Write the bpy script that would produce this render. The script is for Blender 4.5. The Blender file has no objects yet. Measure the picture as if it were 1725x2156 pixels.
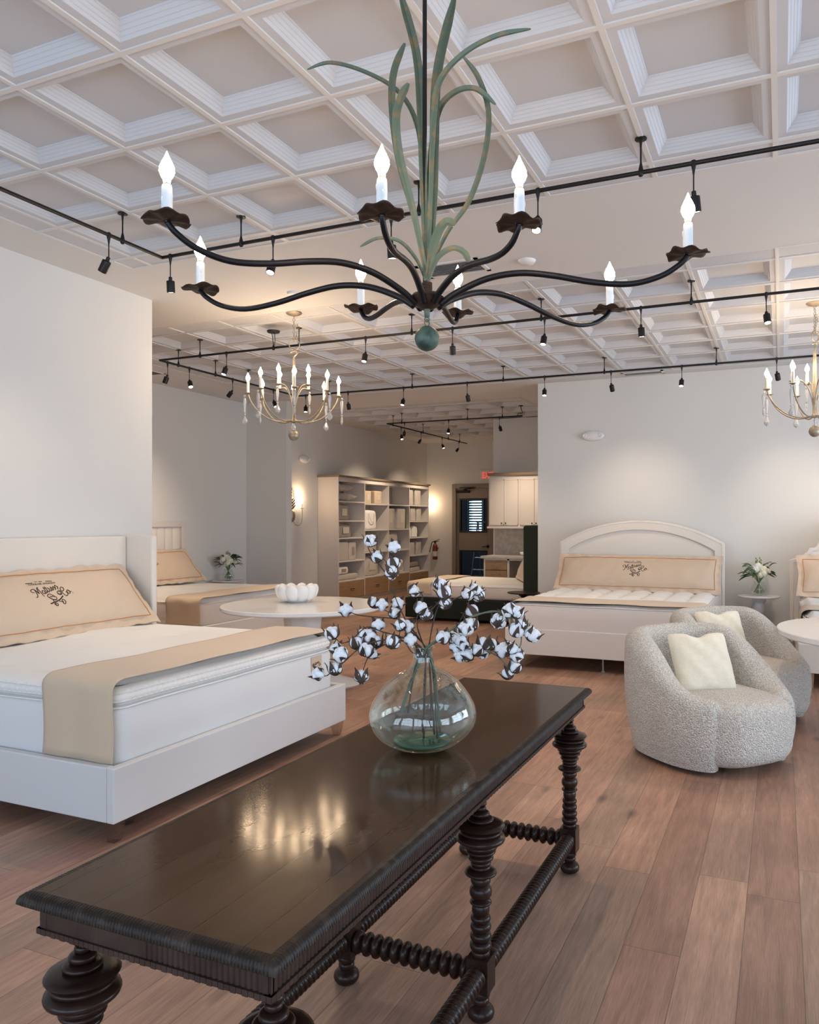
import bpy, math, random
from mathutils import Matrix, Vector
PI = math.pi
sc = bpy.context.scene
COL = sc.collection
CEIL = 3.404
sin, cos = math.sin, math.cos
TH = 0.409   # the photographer's heading, left of the room's long axis

# ---------------------------------------------------------------- materials
def mat(name, col, rough=.6, metal=0., spec=.5, noise=None, bump=None, coat=0., sheen=0., trans=0., ior=1.45, emit=None):
    m = bpy.data.materials.new(name); m.use_nodes = True
    nt = m.node_tree; N = nt.nodes; L = nt.links
    b = N['Principled BSDF']
    b.inputs['Base Color'].default_value = (*col, 1)
    b.inputs['Roughness'].default_value = rough
    b.inputs['Metallic'].default_value = metal
    b.inputs['Specular IOR Level'].default_value = spec
    b.inputs['Coat Weight'].default_value = coat
    b.inputs['Sheen Weight'].default_value = sheen
    b.inputs['Transmission Weight'].default_value = trans
    b.inputs['IOR'].default_value = ior
    if emit:
        b.inputs['Emission Color'].default_value = (*emit[0], 1)
        b.inputs['Emission Strength'].default_value = emit[1]
    tc = None
    if noise or bump:
        tc = N.new('ShaderNodeTexCoord')
    if noise:   # (second colour, scale, detail, contrast low, contrast high, stretch)
        c2, s, d, lo, hi = noise[:5]
        t = N.new('ShaderNodeTexNoise'); t.inputs['Scale'].default_value = s; t.inputs['Detail'].default_value = d
        src = tc.outputs['Object']
        if len(noise) > 5:
            mp = N.new('ShaderNodeMapping'); mp.inputs['Scale'].default_value = noise[5]
            L.new(src, mp.inputs['Vector']); src = mp.outputs['Vector']
        L.new(src, t.inputs['Vector'])
        r = N.new('ShaderNodeValToRGB')
        r.color_ramp.elements[0].position = lo; r.color_ramp.elements[0].color = (*col, 1)
        r.color_ramp.elements[1].position = hi; r.color_ramp.elements[1].color = (*c2, 1)
        L.new(t.outputs['Fac'], r.inputs['Fac']); L.new(r.outputs['Color'], b.inputs['Base Color'])
    if bump:    # (scale, strength, distance[, kind[, stretch]])
        kind = bump[3] if len(bump) > 3 else 'n'
        if kind == 'v':
            t = N.new('ShaderNodeTexVoronoi'); t.inputs['Scale'].default_value = bump[0]; out = t.outputs['Distance']
        else:
            t = N.new('ShaderNodeTexNoise'); t.inputs['Scale'].default_value = bump[0]; t.inputs['Detail'].default_value = 4; out = t.outputs['Fac']
        src = tc.outputs['Object']
        if len(bump) > 4:
            mp = N.new('ShaderNodeMapping'); mp.inputs['Scale'].default_value = bump[4]
            L.new(src, mp.inputs['Vector']); src = mp.outputs['Vector']
        L.new(src, t.inputs['Vector'])
        bp = N.new('ShaderNodeBump'); bp.inputs['Strength'].default_value = bump[1]; bp.inputs['Distance'].default_value = bump[2]
        if kind == 'v': bp.invert = True
        L.new(out, bp.inputs['Height']); L.new(bp.outputs['Normal'], b.inputs['Normal'])
    return m

def floor_mat():
    m = bpy.data.materials.new('oak_planks'); m.use_nodes = True
    nt = m.node_tree; N = nt.nodes; L = nt.links; b = N['Principled BSDF']
    def M(op, a, c=None, d=None):
        n = N.new('ShaderNodeMath'); n.operation = op
        for i, v in enumerate((a, c, d)):
            if v is None: continue
            if isinstance(v, (int, float)): n.inputs[i].default_value = v
            else: L.new(v, n.inputs[i])
        return n.outputs[0]
    tc = N.new('ShaderNodeTexCoord'); sp = N.new('ShaderNodeSeparateXYZ'); L.new(tc.outputs['Object'], sp.inputs[0])
    X, Y = sp.outputs[0], sp.outputs[1]
    fx = M('DIVIDE', M('ADD', X, .126), .194); row = M('FLOOR', fx)
    wn = N.new('ShaderNodeTexWhiteNoise'); wn.noise_dimensions = '1D'; L.new(row, wn.inputs['W'])
    fy = M('ADD', M('DIVIDE', Y, 1.9), M('MULTIPLY', wn.outputs['Value'], 7.3)); brd = M('FLOOR', fy)
    cb = N.new('ShaderNodeCombineXYZ'); L.new(row, cb.inputs[0]); L.new(brd, cb.inputs[1])
    wn2 = N.new('ShaderNodeTexWhiteNoise'); wn2.noise_dimensions = '2D'; L.new(cb.outputs[0], wn2.inputs['Vector'])
    ramp = N.new('ShaderNodeValToRGB'); e = ramp.color_ramp.elements
    e[0].position = 0; e[0].color = (.25, .142, .10, 1); e[1].position = 1; e[1].color = (.36, .222, .158, 1)
    for p, c in ((.3, (.285, .156, .116, 1)), (.55, (.265, .172, .125, 1)), (.8, (.33, .19, .135, 1))):
        k = e.new(p); k.color = c
    L.new(wn2.outputs['Value'], ramp.inputs['Fac'])
    # grain
    cg = N.new('ShaderNodeCombineXYZ'); L.new(M('MULTIPLY', X, 16), cg.inputs[0]); L.new(M('ADD', M('MULTIPLY', Y, 1.1), M('MULTIPLY', wn2.outputs['Value'], 40)), cg.inputs[1]); L.new(row, cg.inputs[2])
    g = N.new('ShaderNodeTexNoise'); g.inputs['Scale'].default_value = 1.6; g.inputs['Detail'].default_value = 8; g.inputs['Distortion'].default_value = 1.2; L.new(cg.outputs[0], g.inputs['Vector'])
    cg2 = N.new('ShaderNodeCombineXYZ'); L.new(M('MULTIPLY', X, 150), cg2.inputs[0]); L.new(M('MULTIPLY', Y, 7), cg2.inputs[1])
    g2 = N.new('ShaderNodeTexNoise'); g2.inputs['Scale'].default_value = 1.5; g2.inputs['Detail'].default_value = 4; L.new(cg2.outputs[0], g2.inputs['Vector'])
    v = M('ADD', M('MULTIPLY', g.outputs['Fac'], 1.15), M('MULTIPLY', g2.outputs['Fac'], .85))
    v = M('ADD', v, .14)
    # knots and checks, part of the wood
    ck = N.new('ShaderNodeCombineXYZ'); L.new(M('MULTIPLY', X, 3.2), ck.inputs[0]); L.new(M('MULTIPLY', Y, 1.25), ck.inputs[1])
    vo = N.new('ShaderNodeTexVoronoi'); vo.inputs['Scale'].default_value = 1.5; L.new(ck.outputs[0], vo.inputs['Vector'])
    kr = N.new('ShaderNodeMapRange'); kr.inputs['From Min'].default_value = .02; kr.inputs['From Max'].default_value = .17
    kr.inputs['To Min'].default_value = .38; kr.inputs['To Max'].default_value = 1; L.new(vo.outputs['Distance'], kr.inputs['Value'])
    v = M('MULTIPLY', v, kr.outputs[0])
    bl = N.new('ShaderNodeTexNoise'); bl.inputs['Scale'].default_value = 2.2; bl.inputs['Detail'].default_value = 2; L.new(tc.outputs['Object'], bl.inputs['Vector'])
    v = M('MULTIPLY', v, M('ADD', M('MULTIPLY', bl.outputs['Fac'], .7), .65))
    # seams
    dx = M('ABSOLUTE', M('SUBTRACT', M('FRACT', M('ADD', fx, .5)), .5)); dy = M('ABSOLUTE', M('SUBTRACT', M('FRACT', M('ADD', fy, .5)), .5))
    sx = M('GREATER_THAN', dx, .0075); sy = M('GREATER_THAN', dy, .0008); seam = M('MULTIPLY', sx, sy)
    v = M('MULTIPLY', v, M('ADD', M('MULTIPLY', seam, .5), .5))
    mx = N.new('ShaderNodeVectorMath'); mx.operation = 'SCALE'; L.new(ramp.outputs['Color'], mx.inputs[0]); L.new(v, mx.inputs['Scale'])
    L.new(mx.outputs[0], b.inputs['Base Color']); b.inputs['Roughness'].default_value = .42; b.inputs['Specular IOR Level'].default_value = .4
    bp = N.new('ShaderNodeBump'); bp.inputs['Strength'].default_value = .3; bp.inputs['Distance'].default_value = .003
    L.new(M('ADD', M('MULTIPLY', g2.outputs['Fac'], .6), seam), bp.inputs['Height']); L.new(bp.outputs['Normal'], b.inputs['Normal'])
    return m

def table_mat():
    m = mat('dark_stained_walnut_top', (.056, .027, .011), .115, spec=.20, noise=((.070, .037, .020), 3.0, 5, .35, .7, (4, 1, 1)))
    nt = m.node_tree; N = nt.nodes; L = nt.links; b = N['Principled BSDF']
    b.inputs['Coat Roughness'].default_value = .13
    def M(op, a, c=None):
        n = N.new('ShaderNodeMath'); n.operation = op
        for i, v in enumerate((a, c)):
            if v is None: continue
            if isinstance(v, (int, float)): n.inputs[i].default_value = v
            else: L.new(v, n.inputs[i])
        return n.outputs[0]
    tc = N.new('ShaderNodeTexCoord'); sp = N.new('ShaderNodeSeparateXYZ'); L.new(tc.outputs['Object'], sp.inputs[0])
    d = M('ABSOLUTE', M('SUBTRACT', M('FRACT', M('ADD', M('DIVIDE', sp.outputs[0], .118), .1)), .5))
    seam = M('GREATER_THAN', M('SUBTRACT', .5, d), .008)
    mp = N.new('ShaderNodeMapping'); mp.inputs['Scale'].default_value = (60, 12, 5); L.new(tc.outputs['Object'], mp.inputs['Vector'])
    t = N.new('ShaderNodeTexNoise'); t.inputs['Scale'].default_value = 1; t.inputs['Detail'].default_value = 5; L.new(mp.outputs[0], t.inputs['Vector'])
    t2 = N.new('ShaderNodeTexNoise'); t2.inputs['Scale'].default_value = 90; t2.inputs['Detail'].default_value = 3; L.new(tc.outputs['Object'], t2.inputs['Vector'])
    bp = N.new('ShaderNodeBump'); bp.inputs['Strength'].default_value = .16; bp.inputs['Distance'].default_value = .001
    L.new(M('ADD', M('MULTIPLY', t2.outputs['Fac'], .5), seam), bp.inputs['Height'])
    old = b.inputs['Base Color'].links[0].from_socket
    sm_ = N.new('ShaderNodeVectorMath'); sm_.operation = 'SCALE'; L.new(old, sm_.inputs[0]); L.new(M('ADD', M('MULTIPLY', seam, .65), .35), sm_.inputs['Scale']); L.new(sm_.outputs[0], b.inputs['Base Color'])
    L.new(bp.outputs['Normal'], b.inputs['Normal']); L.new(bp.outputs['Normal'], b.inputs['Coat Normal'])
    return m

W = {}
W['paint'] = mat('warm_white_paint', (.695, .69, .675), .75, bump=(180, .05, .002))
W['ceil'] = mat('white_ceiling_paint', (.70, .695, .69), .75)
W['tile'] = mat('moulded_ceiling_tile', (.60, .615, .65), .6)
W['tbar'] = mat('ceiling_grid_bar', (.70, .69, .68), .5)
W['floor'] = floor_mat()
W['black'] = mat('black_track_metal', (.013, .0125, .0135), .45, .3)
W['arm'] = mat('blackened_iron', (.016, .016, .019), .38, .6)
W['rust'] = mat('dark_brown_iron', (.035, .018, .013), .5, .3, noise=((.055, .028, .02), 40, 3, .4, .7), bump=(60, .3, .002))
W['verd'] = mat('verdigris_metal', (.115, .16, .12), .5, .15, noise=((.21, .175, .10), 30, 14, .50, .64), bump=(120, .25, .001))
W['verdb'] = mat('verdigris_ball_metal', (.075, .125, .10), .45, .15, noise=((.03, .06, .052), 30, 8, .45, .6), bump=(150, .3, .001))
W['wax'] = mat('pale_wax_candle', (.74, .80, .84), .35, bump=(60, .3, .003))
W['waxw'] = mat('cream_wax_candle', (.80, .74, .64), .4)
W['bulb'] = mat('lit_candle_bulb', (1, .9, .75), .2, emit=((1, .72, .46), 130))
W['lens'] = mat('lit_spotlight_lens', (1, .95, .9), .2, emit=((1, .86, .68), 14))
W['lensoff'] = mat('shaded_spotlight_lens', (.1, .1, .1), .15)
W['gold'] = mat('antique_silver_leaf', (.31, .265, .20), .42, .6, noise=((.40, .34, .25), 30, 5, .4, .65))
W['crys'] = mat('crystal', (.93, .92, .92), .05, trans=.6, ior=1.5)
W['glass'] = mat('green_tinted_glass', (.90, .965, .94), .0, trans=1., ior=1.46, bump=(9, .25, .01))
def thin_glass(name, tint, rough=.0, bumpsc=9, bumpst=.25):
    m = bpy.data.materials.new(name); m.use_nodes = True
    nt = m.node_tree; N = nt.nodes; L = nt.links; N.remove(N['Principled BSDF'])
    tr = N.new('ShaderNodeBsdfTransparent'); tr.inputs[0].default_value = (*tint, 1)
    gl = N.new('ShaderNodeBsdfGlossy'); gl.inputs['Roughness'].default_value = rough; gl.inputs[0].default_value = (1, 1, 1, 1)
    lw = N.new('ShaderNodeLayerWeight'); lw.inputs['Blend'].default_value = .5
    pw = N.new('ShaderNodeMath'); pw.operation = 'POWER'; pw.inputs[1].default_value = 3.2; L.new(lw.outputs['Facing'], pw.inputs[0])
    fr = N.new('ShaderNodeMath'); fr.operation = 'MULTIPLY_ADD'; fr.inputs[1].default_value = .62; fr.inputs[2].default_value = .055; L.new(pw.outputs[0], fr.inputs[0])
    tc = N.new('ShaderNodeTexCoord'); t = N.new('ShaderNodeTexNoise'); t.inputs['Scale'].default_value = bumpsc; t.inputs['Detail'].default_value = 3
    L.new(tc.outputs['Object'], t.inputs['Vector'])
    bp = N.new('ShaderNodeBump'); bp.inputs['Strength'].default_value = bumpst; bp.inputs['Distance'].default_value = .02; L.new(t.outputs['Fac'], bp.inputs['Height'])
    L.new(bp.outputs['Normal'], gl.inputs['Normal']); L.new(bp.outputs['Normal'], lw.inputs['Normal'])
    mx = N.new('ShaderNodeMixShader'); L.new(fr.outputs[0], mx.inputs[0]); L.new(tr.outputs[0], mx.inputs[1]); L.new(gl.outputs[0], mx.inputs[2])
    L.new(mx.outputs[0], N['Material Output'].inputs['Surface'])
    return m
W['glass'] = thin_glass('green_tinted_glass', (.925, .965, .95))
W['vglass'] = thin_glass('clear_vase_glass', (.95, .97, .96), 0, 40, .1)
W['punt'] = mat('thick_green_glass', (.25, .55, .42), .05, trans=.85, ior=1.45, bump=(30, .4, .005))
W['clear'] = thin_glass('clear_acrylic', (.80, .76, .72), .02, 5, .02)
W['pane'] = mat('window_glass', (.95, .97, 1), .0, trans=1., ior=1.1)
W['linen'] = mat('white_leather', (.64, .64, .645), .5, bump=(300, .08, .001))
W['oatf'] = mat('ivory_linen_upholstery', (.73, .685, .63), .85, sheen=.2, bump=(400, .2, .001))
W['matt'] = mat('white_quilted_knit', (.80, .785, .76), .85, sheen=.2, bump=(220, .2, .002))
W['mside'] = mat('pale_knit_mattress_side', (.70, .705, .71), .9, bump=(90, .35, .003))
W['msidew'] = mat('oatmeal_knit_mattress_side', (.70, .64, .60), .9, bump=(90, .3, .003))
W['pipe'] = mat('white_cord_piping', (.80, .79, .77), .7)
W['run'] = mat('beige_cotton_throw', (.60, .475, .345), .9, sheen=.2, bump=(500, .15, .001))
W['pil'] = mat('beige_cotton_pillowcase', (.62, .49, .37), .9, sheen=.2, bump=(7, .35, .03))
W['pilg'] = mat('grey_pillow_back', (.19, .17, .155), .9)
W['ora'] = mat('orange_piping', (.52, .22, .08), .8)
W['ink'] = mat('brown_ink', (.045, .025, .015), .8)
W['twood'] = table_mat()
W['leg'] = mat('dark_turned_wood', (.018, .0085, .006), .27, spec=.3, noise=((.030, .015, .010), 14, 4, .35, .7, (1, 1, .3)))
W['apr'] = mat('dark_carved_wood', (.040, .023, .018), .5, spec=.2, noise=((.055, .034, .027), 20, 4, .35, .7))
W['mould'] = mat('worn_carved_edge', (.020, .013, .010), .42, spec=.25, noise=((.055, .038, .028), 30, 5, .5, .75))
W['bouc'] = mat('ivory_boucle', (.48, .445, .40), .95, sheen=.3, noise=((.82, .775, .71), 210, 1, .40, .56), bump=(120, 1., .012, 'v'))  # darker speckle paints in the shade of the hollows between the loops
W['fur'] = mat('cream_plush', (.74, .68, .545), .95, sheen=.5, noise=((.78, .72, .585), 25, 4, .4, .6), bump=(140, .6, .006, 'n', (1, 1, .3)))
W['stone'] = mat('white_lacquer', (.80, .785, .77), .16, spec=.6)
W['marble'] = mat('white_marble', (.76, .76, .77), .25, noise=((.56, .57, .60), 6, 6, .5, .75))
W['bowl'] = mat('white_glazed_ceramic', (.84, .84, .83), .25)
W['dkmetal'] = mat('dark_bronze_metal', (.02, .017, .014), .4, .5)
W['green'] = mat('bottle_green_velvet', (.0085, .018, .007), .8, sheen=.25)
W['greenf'] = mat('black_green_base', (.006, .010, .006), .7)
W['cab'] = mat('white_painted_cabinet', (.66, .62, .59), .5)
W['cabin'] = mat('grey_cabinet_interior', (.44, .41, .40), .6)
W['oak'] = mat('light_oak', (.30, .19, .105), .5, noise=((.38, .25, .145), 6, 6, .35, .7, (1, 1, 8)))
W['oakt'] = mat('weathered_oak_trim', (.25, .18, .125), .6)
W['quartz'] = mat('grey_stone', (.42, .395, .37), .4, noise=((.54, .51, .48), 14, 8, .4, .65))
W['door'] = mat('taupe_painted_door', (.33, .275, .225), .5)
W['dframe'] = mat('taupe_door_frame', (.30, .25, .205), .5)
W['red'] = mat('red_enamel', (.16, .018, .012), .3)
W['redp'] = mat('lit_red_exit_letters', (.8, .02, .01), .5, emit=((1, .06, .03), 1.2))
W['white'] = mat('white_plastic', (.78, .76, .74), .4)
W['pack'] = mat('clear_wrapped_linen', (.55, .51, .47), .32, spec=.6, bump=(14, .7, .02))
W['packd'] = mat('taupe_linen_pack', (.33, .29, .26), .7, bump=(14, .4, .02))
W['kraft'] = mat('tan_gift_box', (.58, .47, .34), .7)
W['paper'] = mat('pale_card_tag', (.62, .57, .52), .6)
W['grn'] = mat('green_ribbon', (.03, .10, .035), .5)
W['leaf'] = mat('dark_green_leaf', (.045, .095, .028), .5)
W['leafl'] = mat('fresh_green_stem', (.15, .24, .07), .5)
W['petal'] = mat('ivory_petals', (.80, .79, .62), .7, bump=(60, .6, .01))
W['petalw'] = mat('white_petals', (.80, .80, .76), .7, bump=(60, .6, .01))
W['cott'] = mat('raw_white_cotton', (.82, .83, .86), .95, sheen=.4, bump=(70, .5, .006))
W['husk'] = mat('dried_brown_husk', (.055, .035, .027), .8, noise=((.10, .065, .045), 40, 3, .4, .7))
W['twig'] = mat('brown_twig', (.065, .045, .035), .8, bump=(90, .5, .003))
W['twigg'] = mat('sage_green_twig', (.115, .145, .10), .8, bump=(90, .5, .003))
W['vent'] = mat('grey_vent_metal', (.45, .43, .42), .5)
W['ventd'] = mat('dark_vent_slots', (.10, .10, .10), .7)
W['mull'] = mat('dark_window_frame', (.03, .03, .03), .5)
W['blind'] = mat('dark_blind_slats', (.03, .05, .06), .6)
W['roomb'] = mat('blue_grey_paint', (.30, .33, .38), .8)
W['alum'] = mat('brushed_aluminium', (.55, .55, .56), .35, .8)

# ---------------------------------------------------------------- mesh building
class MB:
    def __init__(s): s.v = []; s.f = []; s.M = Matrix.Identity(4)
    def at(s, M): s.M = M; return s
    def add(s, vs, fs):
        o = len(s.v); M = s.M
        s.v += [tuple(M @ Vector(p)) for p in vs]
        s.f += [tuple(i + o for i in f) for f in fs]
        return s
    def box(s, x0, x1, y0, y1, z0, z1):
        return s.add([(x, y, z) for z in (z0, z1) for x, y in ((x0, y0), (x1, y0), (x1, y1), (x0, y1))],
                     [(3, 2, 1, 0), (4, 5, 6, 7), (0, 1, 5, 4), (1, 2, 6, 5), (2, 3, 7, 6), (3, 0, 4, 7)])
    def lathe(s, prof, seg=24, c=(0, 0, 0), cap=True):
        n = len(prof); vs = []
        for r, z in prof:
            vs += [(c[0] + r * cos(2 * PI * k / seg), c[1] + r * sin(2 * PI * k / seg), c[2] + z) for k in range(seg)]
        fs = []
        for i in range(n - 1):
            for k in range(seg):
                a = i * seg + k; b = i * seg + (k + 1) % seg
                fs.append((a, b, b + seg, a + seg))
        if cap:
            fs.append(tuple(range(seg - 1, -1, -1))); fs.append(tuple(range((n - 1) * seg, n * seg)))
        return s.add(vs, fs)
    def tube(s, pts, r, seg=8, cap=True, flat=None):
        pts = [Vector(p) for p in pts]; n = len(pts)
        rs = r if isinstance(r, (list, tuple)) else [r] * n
        up = None; vs = []; fs = []
        for i, p in enumerate(pts):
            t = (pts[min(i + 1, n - 1)] - pts[max(i - 1, 0)])
            if t.length < 1e-9: t = Vector((0, 0, 1))
            t.normalize()
            if up is None:
                up = Vector((0, 0, 1)) if abs(t.z) < .9 else Vector((0, 1, 0))
            a = t.cross(up)
            if a.length < 1e-6: a = t.cross(Vector((1, 0, 0)))
            a.normalize(); up = a.cross(t).normalized()
            for k in range(seg):
                q = 2 * PI * k / seg
                vs.append(tuple(p + a * cos(q) * rs[i] + up * sin(q) * rs[i] * (flat or 1)))
        for i in range(n - 1):
            for k in range(seg):
                a = i * seg + k; b = i * seg + (k + 1) % seg
                fs.append((a, b, b + seg, a + seg))
        if cap:
            fs.append(tuple(range(seg - 1, -1, -1))); fs.append(tuple(range((n - 1) * seg, n * seg)))
        return s.add(vs, fs)
    def ball(s, c, r, seg=16, rings=10, sq=(1, 1, 1)):
        vs = []; fs = []
        for i in range(rings + 1):
            p = PI * i / rings
            for k in range(seg):
                q = 2 * PI * k / seg
                vs.append((c[0] + r * sq[0] * sin(p) * cos(q), c[1] + r * sq[1] * sin(p) * sin(q), c[2] + r * sq[2] * cos(p)))
        for i in range(rings):
            for k in range(seg):
                a = i * seg + k; b = i * seg + (k + 1) % seg
                fs.append((a + seg, b + seg, b, a))
        return s.add(vs, fs)
    def torus(s, c, R, r, seg=20, rs=8, M=None):
        vs = []; fs = []
        for i in range(seg):
            a = 2 * PI * i / seg
            for k in range(rs):
                b = 2 * PI * k / rs
                p = Vector(((R + r * cos(b)) * cos(a), (R + r * cos(b)) * sin(a), r * sin(b)))
                if M: p = M @ p
                vs.append(tuple(p + Vector(c)))
        for i in range(seg):
            for k in range(rs):
                fs.append((i * rs + k, ((i + 1) % seg) * rs + k, ((i + 1) % seg) * rs + (k + 1) % rs, i * rs + (k + 1) % rs))
        return s.add(vs, fs)
    def grid(s, fn, nu, nv, closeu=False, closev=False):
        vs = [tuple(fn(i / nu, j / nv)) for i in range(nu + (0 if closeu else 1)) for j in range(nv + (0 if closev else 1))]
        cu = nu if closeu else nu + 1; cv = nv if closev else nv + 1
        fs = []
        for i in range(nu):
            for j in range(nv):
                i2 = (i + 1) % cu; j2 = (j + 1) % cv
                fs.append((i * cv + j, i2 * cv + j, i2 * cv + j2, i * cv + j2))
        return s.add(vs, fs)
    def ribbon(s, pts, ws, nrm=None, crease=.25, th=.0015):
        """a bent metal or leaf strip with real thickness and a fold along the middle"""
        pts = [Vector(p) for p in pts]; n = len(pts)
        secs = []
        for i, p in enumerate(pts):
            t = (pts[min(i + 1, n - 1)] - pts[max(i - 1, 0)]).normalized()
            a = (nrm or Vector((0, -1, 0))).cross(t)
            if a.length < 1e-4: a = Vector((1, 0, 0))
            a.normalize(); b = a.cross(t).normalized(); w = ws[i]
            secs.append([p - a * w, p + b * w * crease, p + a * w, p + b * (w * crease + th * 1.5)])
        vs = [tuple(q) for sct in secs for q in sct]; fs = []
        for i in range(n - 1):
            for k in range(4):
                fs.append((i * 4 + k, i * 4 + (k + 1) % 4, (i + 1) * 4 + (k + 1) % 4, (i + 1) * 4 + k))
        fs.append((3, 2, 1, 0)); fs.append(tuple((n - 1) * 4 + k for k in range(4)))
        return s.add(vs, fs)
    def build(s, name, m, parent=None, smooth=None, bevel=0, sub=0, loc=None):
        me = bpy.data.meshes.new(name); me.from_pydata(s.v, [], s.f)
        me.validate(); me.update()
        me.materials.append(W[m] if isinstance(m, str) else m)
        o = bpy.data.objects.new(name, me); COL.objects.link(o)
        if parent is not None: o.parent = parent
        if loc: o.location = loc
        if smooth is not None:
            me.shade_smooth()
            if smooth < 180:
                me.set_sharp_from_angle(angle=math.radians(smooth))
        if bevel:
            b = o.modifiers.new('bevel', 'BEVEL'); b.width = bevel; b.segments = 2; b.limit_method = 'ANGLE'; b.harden_normals = False
        if sub:
            q = o.modifiers.new('sub', 'SUBSURF'); q.levels = sub; q.render_levels = sub
        return o

def smoothpath(pts, n=6):
    """Catmull-Rom through the points"""
    P = [Vector(p) for p in pts]; out = []
    for i in range(len(P) - 1):
        p0 = P[max(i - 1, 0)]; p1 = P[i]; p2 = P[i + 1]; p3 = P[min(i + 2, len(P) - 1)]
        for k in range(n):
            t = k / n
            out.append(.5 * ((2 * p1) + (p2 - p0) * t + (2 * p0 - 5 * p1 + 4 * p2 - p3) * t * t + (3 * p1 - p0 - 3 * p2 + p3) * t ** 3))
    out.append(P[-1]); return out

def tag(o, label=None, cat=None, group=None, kind=None):
    if label: o['label'] = label
    if cat: o['category'] = cat
    if group: o['group'] = group
    if kind: o['kind'] = kind
    return o
def thing(name, label, cat, loc=(0, 0, 0), rz=0, group=None):
    o = bpy.data.objects.new(name, None); COL.objects.link(o)
    o.location = loc; o.rotation_euler = (0, 0, rz); o.empty_display_size = .1
    return tag(o, label, cat, group)
def struct(o): o['kind'] = 'structure'; return o
def kids(o): return [c for c in ALLKIDS.get(o.name, [])]
ALLKIDS = {}
def dup(root, loc=None, rz=None, label=None, group=None, scale=None):
    """copy a thing together with its parts and their sub-parts"""
    by = {}
    for o in COL.objects:
        if o.parent: by.setdefault(o.parent.name, []).append(o)
    def rec(o, par):
        c = o.copy(); COL.objects.link(c)
        if par is not None: c.parent = par
        for ch in by.get(o.name, []): rec(ch, c)
        return c
    r = rec(root, None)
    if loc is not None: r.location = loc
    if rz is not None: r.rotation_euler = (0, 0, rz)
    if scale is not None: r.scale = (scale,) * 3
    if label: r['label'] = label
    if group: r['group'] = group
    return r
def T(x, y, z): return Matrix.Translation((x, y, z))
def RX(a): return Matrix.Rotation(a, 4, 'X')
def RY(a): return Matrix.Rotation(a, 4, 'Y')
def RZ(a): return Matrix.Rotation(a, 4, 'Z')
def S(x, y, z): return Matrix.Diagonal((x, y, z, 1))
def ordinal(n): return ['first', 'second', 'third', 'fourth', 'fifth', 'sixth', 'seventh', 'eighth', 'ninth', 'tenth'][n]

# ================================================================ ROOM SHELL
XR = 5.0       # right wall, out of frame
YB = -2.6      # street wall behind the photographer
struct(MB().box(-9.3, XR + .2, YB - .2, 20.4, -.12, 0).build('floor', 'floor'))
# flat ceiling with three fields of moulded tiles let into it
FIELDS = [(-4.485, XR, YB, 4.36), (-6.98, XR, 5.80, 9.93), (-7.45, -3.60, 11.12, 15.9)]
GX, G = -3.0760, .6096
GY = [2.337, 6.040, 12.03]
def cuts(lo, hi, g0):
    out = [lo]; k = math.ceil((lo - g0) / G + .02)
    while g0 + k * G < hi - .01:
        out.append(g0 + k * G); k += 1
    return out + [hi]
mc = MB()
xs = sorted({-9.3, XR + .1} | {f[0] for f in FIELDS} | {f[1] for f in FIELDS}); ys = sorted({YB - .1, 20.3} | {f[2] for f in FIELDS} | {f[3] for f in FIELDS})
for i in range(len(xs) - 1):
    for j in range(len(ys) - 1):
        cx_, cy_ = (xs[i] + xs[i + 1]) / 2, (ys[j] + ys[j + 1]) / 2
        if any(f[0] < cx_ < f[1] and f[2] < cy_ < f[3] for f in FIELDS): continue
        mc.box(xs[i], xs[i + 1], ys[j], ys[j + 1], CEIL, CEIL + .15)
struct(mc.build('ceiling', 'ceil'))
for fi, (x0, x1, y0, y1) in enumerate(FIELDS):
    mt = MB(); mb = MB()
    cxs = cuts(x0, x1, GX); cys = cuts(y0, y1, GY[fi])
    z0 = CEIL
    for i in range(len(cxs) - 1):
        for j in range(len(cys) - 1):
            a, b, c, d = cxs[i], cxs[i + 1], cys[j], cys[j + 1]
            full = (b - a > G * .97) and (d - c > G * .97)
            rings = [(0, .004), (.052, .004)]
            if full:
                h = .004; ins = .052
                for k in range(4):
                    rings.append((ins, h)); h += .0115; ins += .0080; rings.append((ins, h)); ins += .0035; h += .0015
                rings.append((ins, h)); rings.append((ins + .002, h + .006))
            else:
                rings = [(0, .004), (.01, .004)]
            vs = []
            for q, hh in rings:
                vs += [(a + q, c + q, z0 + hh), (b - q, c + q, z0 + hh), (b - q, d - q, z0 + hh), (a + q, d - q, z0 + hh)]
            fs = []
            for r in range(len(rings) - 1):
                for k in range(4):
                    o = r * 4; fs.append((o + k, o + 4 + k, o + 4 + (k + 1) % 4, o + (k + 1) % 4))
            o = (len(rings) - 1) * 4; fs.append((o + 3, o + 2, o + 1, o))
            mt.add(vs, fs)
    for x in cxs[1:-1]: mb.box(x - .0125, x + .0125, y0, y1, CEIL - .003, CEIL + .004)
    for y in cys[1:-1]: mb.box(x0, x1, y - .0125, y + .0125, CEIL - .0032, CEIL + .0038)
    for x in (x0, x1): mb.box(x - .01, x + .01, y0, y1, CEIL - .002, CEIL + .004)
    for y in (y0, y1): mb.box(x0, x1, y - .01, y + .01, CEIL - .0022, CEIL + .0038)
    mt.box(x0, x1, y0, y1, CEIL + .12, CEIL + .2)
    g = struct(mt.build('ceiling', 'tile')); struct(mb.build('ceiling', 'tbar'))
def wall(name, *b, m='paint'): return struct(MB().box(*b).build(name, m))
wall('wall_left', -5.12, -4.957, YB, 5.04, 0, CEIL)
wall('wall_recess', -8.05, -5.12, 4.55, 4.70, 0, CEIL)
wall('wall_recess_side', -8.05, -7.90, 4.70, 17.05, 0, CEIL)
wall('wall_pilaster', -7.90, -7.125, 10.05, 10.19, 0, CEIL)
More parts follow.
